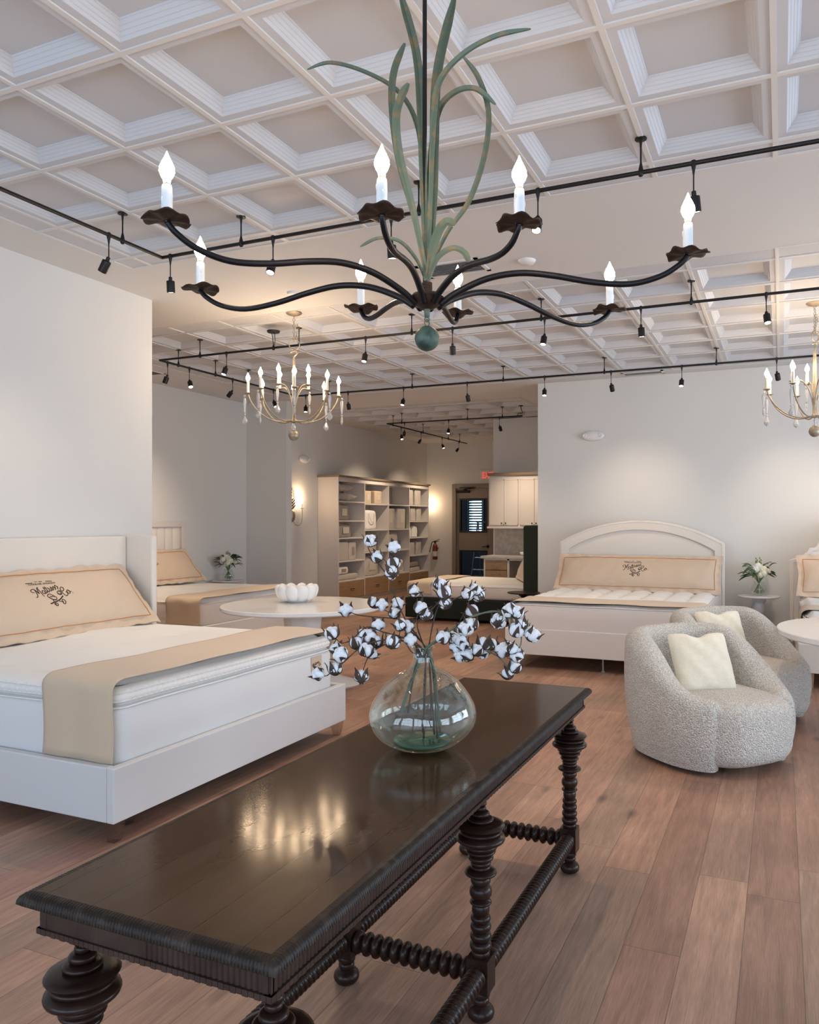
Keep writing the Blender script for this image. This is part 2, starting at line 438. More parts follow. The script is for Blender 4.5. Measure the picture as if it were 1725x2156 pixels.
wall('wall_back', -3.076, XR + .15, 10.20, 10.35, 0, CEIL)
wall('wall_return', -3.076, -2.93, 10.35, 13.39, 0, CEIL)
wall('wall_kitchen', -4.896, -2.93, 13.39, 17.05, 0, CEIL)
WR = [(.2, 2.2), (3.0, 5.0), (5.8, 7.8)]
m = MB(); py = YB
for a, b in WR:
    m.box(XR, XR + .15, py, a, 0, CEIL).box(XR, XR + .15, a, b, 0, .45).box(XR, XR + .15, a, b, 2.85, CEIL); py = b
m.box(XR, XR + .15, py, 10.20, 0, CEIL)
struct(m.build('wall_right', 'paint'))
for i, (a, b) in enumerate(WR):
    f = MB()
    for y in (a, (a + b) / 2 - .02, b - .04): f.box(XR + .04, XR + .1, y, y + .04, .45, 2.85)
    for z in (.45, 1.25, 2.05, 2.81): f.box(XR + .04, XR + .1, a, b, z, z + .04)
    struct(f.build('window_%d' % (i + 7), 'mull'))
# end wall with its door opening
struct(MB().box(-9.2, -7.19, 16.90, 17.05, 0, CEIL).box(-6.20, -4.896, 16.90, 17.05, 0, CEIL).box(-7.19, -6.20, 16.90, 17.05, 2.375, CEIL).build('wall_end', 'paint'))
# street wall: four big shop windows
m = MB()
WX = [(-4.7, -3.0), (-2.7, -1.0), (-.7, 1.0), (1.3, 3.0), (3.3, 4.7)]
px = -5.12
for a, b in WX:
    m.box(px, a, YB - .15, YB, 0, CEIL).box(a, b, YB - .15, YB, 0, .45).box(a, b, YB - .15, YB, 2.85, CEIL); px = b
m.box(px, XR + .15, YB - .15, YB, 0, CEIL)
struct(m.build('wall_front', 'paint'))
for i, (a, b) in enumerate(WX):
    f = MB()
    for x in (a, (a + b) / 2 - .02, b - .04): f.box(x, x + .04, YB - .1, YB - .04, .45, 2.85)
    for z in (.45, 1.25, 2.05, 2.81): f.box(a, b, YB - .1, YB - .04, z, z + .04)
    struct(f.build('window_%d' % (i + 1), 'mull'))
# base boards that run behind the furniture
struct(MB().box(-7.90, -7.885, 4.70, 10.05, 0, .13).box(-7.90, -7.885, 10.22, 12.1, 0, .13).build('baseboard_recess', 'cab'))
struct(MB().box(-3.076, XR, 10.185, 10.20, 0, .13).build('baseboard_back', 'cab'))
struct(MB().box(-7.90, -7.26, 16.885, 16.90, 0, .13).build('baseboard_end', 'cab'))

# ---- door_1 in the end wall, two glass lights and a closer
dr = struct(MB().box(-7.12, -7.05, 16.93, 16.975, 0, 2.30).box(-6.34, -6.27, 16.93, 16.975, 0, 2.30).box(-7.05, -6.34, 16.93, 16.975, 0, .19)
            .box(-7.05, -6.34, 16.93, 16.975, .83, 1.25).box(-7.05, -6.34, 16.93, 16.975, 2.06, 2.30).build('door_1', 'door', bevel=.003))
fr = MB().box(-7.22, -7.12, 16.87, 16.99, 0, 2.40).box(-6.27, -6.17, 16.87, 16.99, 0, 2.40).box(-7.12, -6.27, 16.87, 16.99, 2.30, 2.40)
struct(fr.build('trim_1', 'dframe', bevel=.006))
for z0, z1 in ((.19, .83), (1.25, 2.06)):
    f = MB().box(-7.05, -7.01, 16.915, 16.99, z0, z1).box(-6.38, -6.34, 16.915, 16.99, z0, z1).box(-7.01, -6.38, 16.915, 16.99, z0, z0 + .04).box(-7.01, -6.38, 16.915, 16.99, z1 - .04, z1)
    w = f.build('window_frame', 'mull', dr)
    MB().box(-7.01, -6.38, 16.95, 16.956, z0 + .04, z1 - .04).build('glass_pane', 'pane', w)
MB().at(T(-6.32, 16.91, .925) @ RX(PI / 2)).lathe([(.001, -.02), (.034, -.02), (.034, .005), (.001, .008)], 20).at(Matrix.Identity(4)).tube([(-6.32, 16.885, .925), (-6.46, 16.885, .915)], [.011, .009], 8).build('door_handle', 'black', dr, smooth=40)
MB().box(-7.10, -6.78, 16.87, 16.93, 2.19, 2.25).box(-6.92, -6.86, 16.85, 16.93, 2.24, 2.27).tube([(-6.89, 16.86, 2.28), (-6.62, 16.83, 2.30)], .012, 6).box(-7.0, -6.60, 16.82, 16.84, 2.30, 2.32).build('door_closer', 'black', dr)
# ---- the room seen through that door
wall('wall_backroom_left', -9.2, -9.05, 17.05, 20.3, 0, CEIL, m='roomb')
wall('wall_backroom_right', -4.9, -4.75, 17.05, 20.3, 0, CEIL, m='roomb')
struct(MB().box(-9.2, -8.06, 20.15, 20.3, 0, CEIL).box(-7.70, -4.75, 20.15, 20.3, 0, CEIL).box(-8.06, -7.70, 20.15, 20.3, 0, 1.2).box(-8.06, -7.70, 20.15, 20.3, 2.5, CEIL).build('wall_backroom', 'roomb'))
struct(MB().box(-8.12, -8.06, 20.1, 20.2, 1.2, 2.5).box(-7.70, -7.64, 20.1, 20.2, 1.2, 2.5).box(-8.12, -7.64, 20.1, 20.2, 1.14, 1.2).box(-8.12, -7.64, 20.1, 20.2, 2.5, 2.54).build('window_6', 'cab'))
bl = MB()
for k in range(17):
    z = 1.22 + k * .074
    bl.at(T(-7.88, 20.07, z) @ RX(math.radians(60))).box(-.21, .21, -.025, .025, -.0015, .0015)
bl.at(Matrix.Identity(4)).box(-8.09, -7.67, 20.04, 20.09, 2.46, 2.5)
tag(bl.build('window_blind', 'blind'), 'dark slatted blind over the far window, seen through the door glass', 'blind')
ld = thing('stepladder', 'aluminium stepladder seen through the lower glass of the door', 'ladder', (-6.9, 18.2, 0))
for s in (-1, 1):
    MB().tube([(s * .25, -.28, 0), (s * .17, 0, 1.5)], .022, 6).build('rail', 'alum', ld)
    MB().tube([(s * .25, .42, 0), (s * .17, .03, 1.5)], .016, 6).build('rail', 'alum', ld)
for k in range(4):
    z = .3 + k * .3; y = -.28 + .28 * z / 1.5; w = .25 - .08 * z / 1.5
    MB().box(-w, w, y - .04, y + .04, z - .012, z + .012).build('tread', 'alum', ld)
MB().box(-.19, .19, -.08, .12, 1.48, 1.52).build('top_cap', 'white', ld)

# ================================================================ FITTINGS ON CEILING AND WALLS
def vent(name, x, y, w, d, label, z=CEIL):
    t = thing(name, label, 'vent', (x, y, z))
    f = MB().box(-w / 2, w / 2, -d / 2, -d / 2 + .03, -.008, 0).box(-w / 2, w / 2, d / 2 - .03, d / 2, -.008, 0).box(-w / 2, -w / 2 + .03, -d / 2, d / 2, -.008, 0).box(w / 2 - .03, w / 2, -d / 2, d / 2, -.008, 0)
    f.build('frame', 'white', t)
    MB().box(-w / 2 + .03, w / 2 - .03, -d / 2 + .03, d / 2 - .03, -.003, 0).build('backing', 'ventd', t)
    l = MB(); n = int((d - .06) / .028)
    for k in range(n):
        y_ = -d / 2 + .045 + k * .028
        l.at(T(0, y_, -.006) @ RX(.6)).box(-w / 2 + .03, w / 2 - .03, -.010, .010, -.001, .001)
    l.build('louvres', 'vent', t); return t
vent('ceiling_vent', -2.26, 5.30, .50, .30, 'white square ceiling vent behind the big iron chandelier')
vent('ceiling_vent', -7.45, 7.45, .40, .32, 'ceiling vent in the recess above the left far bed')
vent('ceiling_vent', -1.62, 9.99, .52, .20, 'ceiling vent near the back wall above the arched headboard')
tag(MB().lathe([(.001, -.028), (.05, -.026), (.062, -.012), (.066, 0)], 24, (-1.70, 5.36, CEIL)).build('smoke_detector', 'white', smooth=50), 'round white smoke detector on the flat ceiling beam right of the big chandelier', 'smoke detector')
tag(MB().lathe([(.001, -.02), (.04, -.018), (.045, 0)], 20, (-3.72, 5.33, CEIL)).build('smoke_detector', 'white', smooth=50), 'tiny round detector on the flat ceiling beam above the crystal chandelier', 'smoke detector')
def emerg(loc, rz, label):
    t = thing('emergency_light', label, 'emergency light', loc, rz)
    MB().ball((0, -.03, 0), 1, 24, 12, (.155, .045, .07)).build('body', 'white', t, smooth=180)
    for s in (-1, 1):
        MB().at(T(s * .105, -.055, .002) @ RX(PI / 2)).lathe([(.001, -.01), (.026, -.01), (.03, .012), (.02, .02), (.001, .012)], 16).build('lamp_head', 'white', t, smooth=40)
emerg((-2.305, 10.20, 2.65), 0, 'white oval emergency light high on the back wall above the arched bed')
emerg((-7.90, 11.65, 2.63), PI / 2, 'white oval emergency light high on the far left wall by the open shelving')
ex = thing('exit_sign', 'white EXIT sign with red letters above the door, partly behind the wall cabinet', 'exit sign', (-6.33, 16.90, 2.60))
MB().box(-.15, .23, -.04, 0, -.11, .11).build('box', 'white', ex, bevel=.004)
def letters(txt, size, mname, parent, loc, rot, name='lettering', ext=.002, align='LEFT', sx=1):
    cu = bpy.data.curves.new(name, 'FONT'); cu.body = txt; cu.size = size; cu.extrude = ext; cu.align_x = align; cu.resolution_u = 2
    tmp = bpy.data.objects.new('tmp', cu); COL.objects.link(tmp)
    dg = bpy.context.evaluated_depsgraph_get()
    me = bpy.data.meshes.new_from_object(tmp.evaluated_get(dg)); COL.objects.unlink(tmp); bpy.data.objects.remove(tmp)
    me.materials.clear(); me.materials.append(W[mname])
    o = bpy.data.objects.new(name, me); COL.objects.link(o); o.parent = parent; o.location = loc; o.rotation_euler = rot; o.scale = (sx, 1, 1)
    return o
letters('EXIT', .20, 'redp', ex, (-.115, -.0425, -.072), (PI / 2, 0, 0), 'exit_lettering', .003, sx=.74)
tag(MB().at(T(-6.62, 16.9, 2.60) @ RX(PI / 2)).lathe([(.001, 0), (.02, 0), (.022, .006), (.001, .012)], 16).build('door_alarm_sensor', 'white', smooth=40), 'small round sensor on the wall left of the exit sign', 'sensor')
fe = thing('fire_extinguisher', 'red fire extinguisher hanging on the end wall between shelving and door', 'fire extinguisher', (-7.62, 16.78, .60))
MB().lathe([(.001, 0), (.055, 0), (.06, .02), (.06, .30), (.05, .35), (.025, .38), (.022, .40)], 20).build('cylinder', 'red', fe, smooth=40)
MB().lathe([(.0605, .08), (.0605, .20)], 20, cap=False).build('label_panel', 'paper', fe)
MB().box(-.02, .02, -.02, .02, .40, .45).tube([(0, 0, .44), (.12, 0, .49)], .008, 6).tube([(0, 0, .43), (.10, 0, .44)], .008, 6).build('valve', 'black', fe)
MB().tube(smoothpath([(0, 0, .43), (-.07, 0, .42), (-.11, 0, .32), (-.14, 0, .18)], 5), [.010] * 15 + [.014], 8).build('hose', 'black', fe, smooth=180)
MB().box(-.03, .03, .03, .12, .25, .29).build('wall_bracket', 'black', fe)

# ================================================================ TRACK LIGHTING
ZT = 3.235
def track(name, label, pts, hangers, feed=None):
    t = thing(name, label, 'lighting track', (pts[0][0], pts[0][1], ZT), 0, None)
    ox, oy = pts[0]
    r = MB()
    for (ax, ay), (bx, by) in zip(pts[:-1], pts[1:]):
        r.tube([(ax - ox, ay - oy, 0), (bx - ox, by - oy, 0)], .0115, 8)
    r.build('rail', 'black', t, smooth=180)
    for hx, hy_ in hangers:
        h = MB().lathe([(.001, .169), (.03, .169), (.03, .163), (.008, .160), (.007, .150), (.0045, .12), (.0045, .05), (.011, .02), (.014, 0), (.014, -.012), (.008, -.02), (.001, -.021)], 10, (hx - ox, hy_ - oy, 0))
        h.build('hanger', 'black', t, smooth=50)
    return t
XE = 4.6
track('lighting_track', 'black lighting track nearest the camera, turning a corner under the near tiled ceiling', [(-3.73, YB + .3), (-3.73, 3.88), (XE, 3.88)],
      [(-3.73, 3.55), (-3.09, 3.88), (-1.862, 3.88), (-.64, 3.88), (.58, 3.88), (1.8, 3.88), (3.0, 3.88), (-3.73, 2.3), (-3.73, 1.0), (-3.73, -.3)])
tt = track('lighting_track', 'black rectangular lighting track loop under the middle tiled ceiling', [(XE, 6.33), (-6.12, 6.33), (-6.12, 8.88), (XE, 8.88)],
      [(x, 6.33) for x in (-5.57, -4.34, -3.11, -1.88, -.652, .57, 1.8, 3.0)] + [(-6.12, y) for y in (6.61, 7.218, 7.825, 8.43)] + [(x, 8.88) for x in (-5.606, -4.357, -3.117, -1.88, -.652, .57, 1.8, 3.0)])
MB().lathe([(.001, .150), (.06, .152), (.065, .169), (.001, .169)], 20, (-4.643 - XE, 0, 0)).tube([(-4.643 - XE + .012, 0, .15), (-4.643 - XE + .02, 0, .07), (-4.643 - XE, 0, 0)], .004, 6).tube([(-4.643 - XE - .02, 0, .15), (-4.643 - XE - .005, 0, .07), (-4.643 - XE, 0, 0)], .004, 6).lathe([(.001, .03), (.012, .02), (.014, -.02), (.001, -.025)], 8, (-4.643 - XE, 0, 0)).build('power_feed', 'black', tt, smooth=50)
tt = track('lighting_track', 'small L-shaped black lighting track in the far room before the shelving', [(-3.88, 12.0), (-6.38, 12.0), (-6.38, 15.75)],
      [(-6.09, 12.0), (-4.85, 12.0), (-4.23, 12.0), (-6.38, 12.23), (-6.38, 13.485), (-6.38, 14.72), (-6.38, 15.34)])
MB().tube(smoothpath([(-.03, 0, .168), (-.02, 0, .10), (.0, 0, .05), (-.07, 0, .045), (-.09, 0, 0)], 6), .006, 6).lathe([(.001, .160), (.04, .162), (.04, .168), (.001, .168)], 12, (-.03, 0, 0)).build('power_feed', 'black', tt, smooth=180)

SPW = 62.0
def spot(x, y, tilt, az, on, label, power=SPW, lens=True):
    if y > 11.9 or x < -6.0: power *= 2.2
    if x == -3.73: power *= .45
    """tilt from straight down, azimuth in world degrees of the direction it leans towards"""
    t = thing('track_spotlight', label, 'spotlight', (x, y, ZT), 0, 'spotlights hanging from the black tracks')
    MB().lathe([(.001, .018), (.012, .012), (.013, -.008), (.008, -.03), (.0035, -.06), (.0035, -.14), (.001, -.141)], 10).build('stem', 'black', t, smooth=50)
    R = T(0, 0, -.135) @ RZ(math.radians(az)) @ RY(-math.radians(tilt))
    h = MB().at(R).lathe([(.001, .002), (.010, 0), (.0115, -.006), (.0115, -.022), (.025, -.026), (.0265, -.03), (.0265, -.098), (.0235, -.1), (.0235, -.092), (.001, -.0915)], 16)
    ho = h.build('housing', 'black', t, smooth=35)
    MB().at(R).lathe([(.001, -.0965), (.0225, -.0965), (.0225, -.095), (.001, -.095)], 16).build('lens', 'lens' if lens else 'lensoff', ho)
    ld_ = bpy.data.lights.new('spot_lamp', 'SPOT'); ld_.energy = power; ld_.color = (1, .78, .56); ld_.spot_size = math.radians(80); ld_.spot_blend = 1.; ld_.shadow_soft_size = .022
    lo = bpy.data.objects.new('spot_lamp', ld_); COL.objects.link(lo); lo.parent = t
    lo.matrix_local = R @ T(0, 0, -.102)
    return t
near = 'black spotlight on the nearest track, '
mid = 'black spotlight on the middle loop, '
SP = [
 (-3.73, 3.444, 34, 180, 1, near + 'tipped towards the left wall before the corner'),
 (-3.66, 3.88, 10, 120, 1, near + 'hanging right at its corner'),
 (-2.849, 3.88, 24, -80, 1, near + 'lit, between the left arms of the big chandelier'),
 (-2.036, 3.88, 8, 90, 1, near + 'dark side showing, left of the iron leaves'),
 (-1.17, 3.88, 26, -85, 1, near + 'lit, just under the right near candle dish'),
 (-.389, 3.88, 14, 70, 1, near + 'half hidden by the rightmost near candle'),
 (1.2, 3.88, 15, 60, 1, near + 'out past the right edge'),
 (-5.226, 6.33, 22, -100, 1, mid + 'front run, lit, left of the crystal chandelier'),
 (-3.593, 6.33, 18, -90, 1, mid + 'front run, lit, just right of the crystal chandelier'),
 (-2.703, 6.33, 22, 110, 1, mid + 'front run, dark, right of the green ball'),
 (-1.85, 6.33, 18, -100, 1, mid + 'front run, lit, under the right low iron arm'),
 (-1.043, 6.33, 6, 60, 1, mid + 'front run, unlit face, right of the last low candle'),
 (-.105, 6.33, 20, -70, 1, mid + 'front run, brightly lit, left of the right gold chandelier'),
 (-6.12, 6.447, 20, 200, 1, mid + 'left run, straight down beside the wall corner'),
 (-6.12, 6.782, 30, -30, 1, mid + 'left run, lit, second from the wall corner'),
 (-6.12, 7.525, 42, 185, 1, mid + 'left run, dark, left of the crystal chandelier candles'),
 (-6.12, 8.344, 26, -10, 1, mid + 'left run, lit, behind the crystal chandelier arms'),
 (-5.978, 8.88, 14, -60, 1, mid + 'rear run, lit, behind the crystal drops'),
 (-5.309, 8.88, 24, 100, 1, mid + 'rear run, tipped away, right of the crystal drops'),
 (-4.48, 8.88, 20, -90, 1, mid + 'rear run, lit, above the far track corner'),
 (-3.593, 8.88, 26, 90, 1, mid + 'rear run, dark, above the end of the far track'),
 (-2.595, 8.88, 18, -80, 1, mid + 'rear run, lit, right of the wall edge'),
 (-1.802, 8.88, 34, 84, 1, mid + 'rear run, dark, above the arched bed'),
 (-1.016, 8.88, 20, -95, 1, mid + 'rear run, lit, before the blank back wall'),
 (-.044, 8.88, 33, 75, 1, mid + 'rear run, dark, beside the right chandelier candles'),
 (1.2, 8.88, 38, 90, 1, mid + 'rear run, past the right edge over the next bed'),
 (2.6, 8.88, 26, 90, 1, mid + 'rear run, far past the right edge'),
 (1.6, 6.33, 16, 40, 1, mid + 'front run, past the right edge'),
 (-6.035, 12.0, 20, 140, 1, 'black spotlight on the far track, dark, just inside its corner'),
 (-5.195, 12.0, 16, -80, 1, 'black spotlight on the far track, lit, middle of the front run'),
 (-4.279, 12.0, 30, 80, 1, 'black spotlight on the far track, dark, near its free right end'),
 (-6.38, 12.549, 24, -40, 1, 'black spotlight on the far track, lit, first along the side run'),
 (-6.38, 13.399, 40, 170, 1, 'black spotlight on the far track, second along the side run'),
 (-6.38, 14.397, 26, -20, 1, 'black spotlight on the far track, lit, third along the side run'),
 (-6.38, 15.283, 40, 170, 1, 'black spotlight on the far track, last along the side run'),
]
for s in SP: spot(*s[:6])

# ================================================================ CHANDELIERS
def candle_light(parent, loc, power):
    l = bpy.data.lights.new('candle_glow', 'POINT'); l.energy = power; l.color = (1, .66, .36); l.shadow_soft_size = .02
    o = bpy.data.objects.new('candle_glow', l); COL.objects.link(o); o.parent = parent; o.location = loc
BULB = [(.001, 0), (.0095, .001), (.0105, .010), (.016, .018), (.0215, .032), (.0205, .045), (.014, .060), (.007, .074), (.003, .084), (.0006, .090)]
ch = thing('chandelier', 'large black iron chandelier with eight candle arms, green iron leaves and green ball', 'chandelier', (-1.105, 2.367, 0), TH)
MB().lathe([(.001, 2.222), (.02, 2.223), (.045, 2.238), (.058, 2.262), (.05, 2.272), (.03, 2.278), (.001, 2.28)], 28).build('hub', 'rust', ch, smooth=60)
cw = MB()
for k in range(7): cw.torus((0, 0, 2.279 + k * .0052), .0155, .0032, 20, 6)
cw.build('wrapped_collar', 'rust', ch, smooth=180)
MB().lathe([(.0075, 2.25), (.0075, CEIL - .02), (.07, CEIL - .018), (.075, CEIL)], 16, (-.008, .012, 0)).build('hanging_rod', 'black', ch, smooth=40)
H = .85
for k in range(8):
    a = math.radians(10 + 22.5 + 45 * k); ux, uy = cos(a - math.radians(10)), sin(a - math.radians(10))
    # long arms reach 1.0 of H on the long axis pairs, short arms .6
    R = 1.0 * H if abs(ux) > abs(uy) else .6 * H
    prof = [(.045 / R, 2.236), (.12, 2.272), (.24, 2.312), (.37, 2.324), (.50, 2.308), (.65, 2.278), (.79, 2.264), (.90, 2.282), (.97, 2.315), (1.0, 2.342)]
    if R < .8: prof = [(.045 / R, 2.236), (.16, 2.262), (.30, 2.290), (.44, 2.300), (.58, 2.296), (.72, 2.287), (.84, 2.287), (.93, 2.302), (.985, 2.328), (1.0, 2.342)]
    pts = smoothpath([(cos(a) * R * t, sin(a) * R * t, z) for t, z in prof], 5)
    arm = MB().tube(pts, [.0115 - .003 * i / len(pts) for i in range(len(pts))], 10).build('arm', 'arm', ch, smooth=180)
    cx_, cy_ = cos(a) * R, sin(a) * R
    def dish(u, v, cx_=cx_, cy_=cy_, k=k):
        q = 2 * PI * u; r = .006 + .056 * v * (1 + .10 * v * abs(cos(4 * q + k)) + .04 * sin(3 * q + k))
        z = 2.343 + .0045 * v * v * sin(7 * q + k) + .004 * v + .006 * sin(q * 2 + k) * v * v
        return (cx_ + r * cos(q), cy_ + r * sin(q), z)
    d = MB(); d.grid(dish, 48, 5, closeu=True)
    do = d.build('drip_dish', 'rust', ch, smooth=50); sm = do.modifiers.new('thick', 'SOLIDIFY'); sm.thickness = .0025
    c = MB().lathe([(.001, 0), (.0165, 0), (.0158, .03), (.0152, .07), (.0146, .095), (.013, .1), (.001, .1)], 14, (cx_, cy_, 2.344))
    for q in range(3):
        qa = q * 2.1 + k; c.ball((cx_ + .0145 * cos(qa), cy_ + .0145 * sin(qa), 2.40 + .012 * q), .0035, 6, 4, (1, 1, 3))
    co = c.build('candle', 'wax', ch, smooth=50)
    MB().lathe([(.001, .098), (.0085, .098), (.0085, .108), (.001, .108)], 12, (cx_, cy_, 2.344)).build('socket', 'gold', co, smooth=40)
    MB().lathe(BULB, 16, (cx_, cy_, 2.450)).build('bulb', 'bulb', co, smooth=180)
LV=[
([(0.0, 0, 2.321), (0.018, 0, 2.547), (0.024, 0.02, 2.799), (0.035, 0.05, 3.061), (0.096, 0.1, 3.358)],0.017),
([(-0.003, 0, 2.321), (-0.011, 0.0, 2.628), (-0.02, 0.01, 2.891), (-0.038, 0.03, 3.114), (-0.097, 0.06, 3.347)],0.015),
([(-0.003, 0, 2.337), (-0.038, 0.02, 2.523), (-0.1, 0.05, 2.765), (-0.124, 0.07, 2.956), (-0.118, 0.08, 3.078), (-0.08, 0.08, 3.178)],0.013),
([(-0.006, 0, 2.37), (-0.017, 0.03, 2.657), (-0.034, 0.08, 2.879), (-0.102, 0.14, 3.037), (-0.227, 0.2, 3.145), (-0.365, 0.25, 3.211), (-0.459, 0.28, 3.203)],0.009),
([(-0.005, 0, 2.354), (-0.043, -0.02, 2.539), (-0.09, -0.04, 2.722), (-0.101, -0.06, 2.838), (-0.085, -0.06, 2.909), (-0.06, -0.06, 2.958)],0.014),
([(0.005, 0, 2.37), (0.013, -0.01, 2.624), (0.023, -0.02, 2.859), (0.044, -0.04, 2.976), (0.123, -0.07, 3.05), (0.231, -0.1, 3.09), (0.34, -0.12, 3.099)],0.011),
([(0.003, 0, 2.354), (0.009, 0.01, 2.551), (0.014, 0.02, 2.75), (0.037, 0.04, 2.915), (0.093, 0.06, 2.994), (0.168, 0.08, 3.018), (0.24, 0.1, 2.973)],0.012),
([(0.003, 0, 2.346), (0.068, 0.02, 2.49), (0.142, 0.05, 2.608), (0.196, 0.08, 2.771), (0.215, 0.1, 2.939), (0.18, 0.1, 3.065), (0.121, 0.08, 3.135)],0.01),
([(0.002, 0, 2.329), (0.018, -0.03, 2.408), (0.041, -0.06, 2.468), (0.068, -0.08, 2.49), (0.091, -0.1, 2.47)],0.016),
([(0.005, 0, 2.321), (0.036, -0.03, 2.387), (0.084, -0.05, 2.413), (0.123, -0.07, 2.394), (0.141, -0.08, 2.356)],0.011),
([(-0.005, 0, 2.321), (-0.038, 0.03, 2.404), (-0.097, 0.06, 2.476), (-0.174, 0.09, 2.498), (-0.241, 0.12, 2.479)],0.007),
]
for pts, w in LV:
    P_ = smoothpath(pts, 7); n = len(P_)
    ws = [w * .98 * min(1, .55 + 1.3 * i / n) * max(.10, min(1, (n - 1 - i + .6) / (n * .13))) ** .6 for i in range(n)]
    MB().ribbon(P_, ws, Vector((0, -1, .15)), .5, .002).build('leaf', 'verd', ch, smooth=50)
MB().lathe([(.001, 2.195), (.009, 2.197), (.011, 2.225), (.006, 2.23)], 12).torus((0, 0, 2.188), .008, .0022, 14, 6, RX(PI / 2)).torus((0, 0, 2.176), .011, .0026, 16, 6, RX(PI / 2) @ RY(.8)).build('hanging_link', 'verd', ch, smooth=180)
MB().ball((0, 0, 2.1235), .0425, 32, 20).build('ball', 'verdb', ch, smooth=180)

def crystal_chandelier(loc, rz, label):
    t = thing('chandelier', label, 'chandelier', loc, rz, None)
    MB().lathe([(.001, CEIL - .03), (.02, CEIL - .028), (.06, CEIL - .014), (.072, CEIL - .004), (.072, CEIL)], 24).build('canopy', 'gold', t, smooth=40)
    c = MB(); z = CEIL - .035
    for k in range(9):
        c.torus((0, 0, z - k * .028), .011, .0028, 12, 5, RX(PI / 2) if k % 2 else RY(PI / 2)); 
    for k in range(7): c.torus((.03 + .01 * sin(k), .01, z - .07 - k * .024), .010, .0025, 10, 5, (RX(PI / 2) if k % 2 else RY(PI / 2)))
    c.build('chain', 'gold', t, smooth=180)
    MB().torus((.005, 0, 3.115), .047, .0055, 24, 8, RX(PI / 2)).tube(smoothpath([(-.03, 0, 3.045), (-.01, 0, 3.055), (.02, 0, 3.06), (.028, 0, 3.035), (.004, 0, 3.01), (0, 0, 2.98)], 5), .008, 8).build('ring_and_hook', 'gold', t, smooth=180)
    MB().lathe([(.001, 2.995), (.012, 2.99), (.0155, 2.9), (.0155, 2.60), (.018, 2.52), (.016, 2.44), (.03, 2.425), (.03, 2.41), (.001, 2.40)], 14).build('stem', 'gold', t, smooth=50)
    MB().lathe([(.001, 2.40), (.006, 2.395), (.010, 2.38), (.004, 2.36), (.006, 2.355), (.024, 2.335), (.020, 2.332), (.001, 2.331)], 8).build('crystal_drop', 'crys', t)
    MB().ball((0, 0, 2.288), .049, 24, 16).build('ball', 'gold', t, smooth=180)
    rnd = random.Random(5)
    for k in range(12):
        outer = k < 8
        a = math.radians(12 + 45 * k) if outer else math.radians(-35 + 90 * (k - 8))
        R, zc = (.405, 2.655) if outer else (.185, 2.725)
        if outer: pr = [(.0, 2.425), (.30, 2.41), (.55, 2.435), (.78, 2.50), (.93, 2.58), (1.0, zc - .004)]
        else: pr = [(.02, 2.44), (.10, 2.55), (.28, 2.66), (.55, 2.725), (.82, 2.735), (1.0, zc - .004)]
        pts = smoothpath([(cos(a) * R * q, sin(a) * R * q, z) for q, z in pr], 4)
        MB().tube(pts, .0062, 8).build('arm', 'gold', t, smooth=180)
        x, y = cos(a) * R, sin(a) * R
        MB().lathe([(.001, zc - .006), (.01, zc - .006), (.033, zc + .004), (.031, zc + .006), (.001, zc)], 16, (x, y, 0)).build('drip_dish', 'gold', t, smooth=40)
        co = MB().lathe([(.001, 0), (.0135, 0), (.0125, .105), (.001, .107)], 12, (x, y, zc)).build('candle', 'waxw', t, smooth=50)
        MB().lathe([(r * .92, z * .92) for r, z in BULB], 12, (x, y, zc + .107)).build('bulb', 'bulb', co, smooth=180)
        if outer or k % 2:
            hx, hy_ = x * 1.07, y * 1.07; z = zc - .01
            d = MB(); zz = z - .012
            L1 = rnd.uniform(.11, .15)
            d.ball((hx, hy_, zz), .011, 8, 6)
            d.lathe([(.001, -L1), (.006, -L1 + .005), (.015, -L1 * .35), (.011, -.012), (.001, -.004)], 6, (hx, hy_, zz - .008))
            z2 = zz - .012 - L1
            d.ball((hx, hy_, z2 - .008), .009, 8, 6)
            L2 = rnd.uniform(.055, .09)
            d.lathe([(.001, -L2 - .006), (.020, -L2 + .012), (.026, -L2 + .03), (.006, -.006), (.001, 0)] if k % 3 else [(.001, -L2), (.011, -L2 * .6), (.008, -.01), (.001, 0)], 6, (hx, hy_, z2 - .016))
            d.build('crystal_pendant', 'crys', t)
    candle_light(t, (0, 0, 2.90), 5)
    return t
cc = crystal_chandelier((-4.075, 5.862, 0), TH, 'silver-leaf chandelier with crystal drops hanging before the left far bed')
dup(cc, (.267, 7.397, 0), TH + .5, 'silver-leaf chandelier with crystal drops, cut by the right edge of the view')
for o in list(COL.objects):
    if o.type == 'LIGHT' and o.parent is None: pass

# ================================================================ THE CARVED TABLE
TX0, TX1, TY0, TY1, TZ = -1.372, -.760, 1.040, 3.338, .775
tb = thing('carved_table', 'long dark carved wooden table on six ring-turned legs with rope stretchers', 'table', (-1.066, 2.19, 0))
def tl(M): return M.at(T(1.066, -2.19, 0))
tl(MB()).box(TX0 + .022, TX1 - .022, TY0 + .022, TY1 - .022, TZ - .022, TZ).build('tabletop', 'twood', tb, bevel=.003)
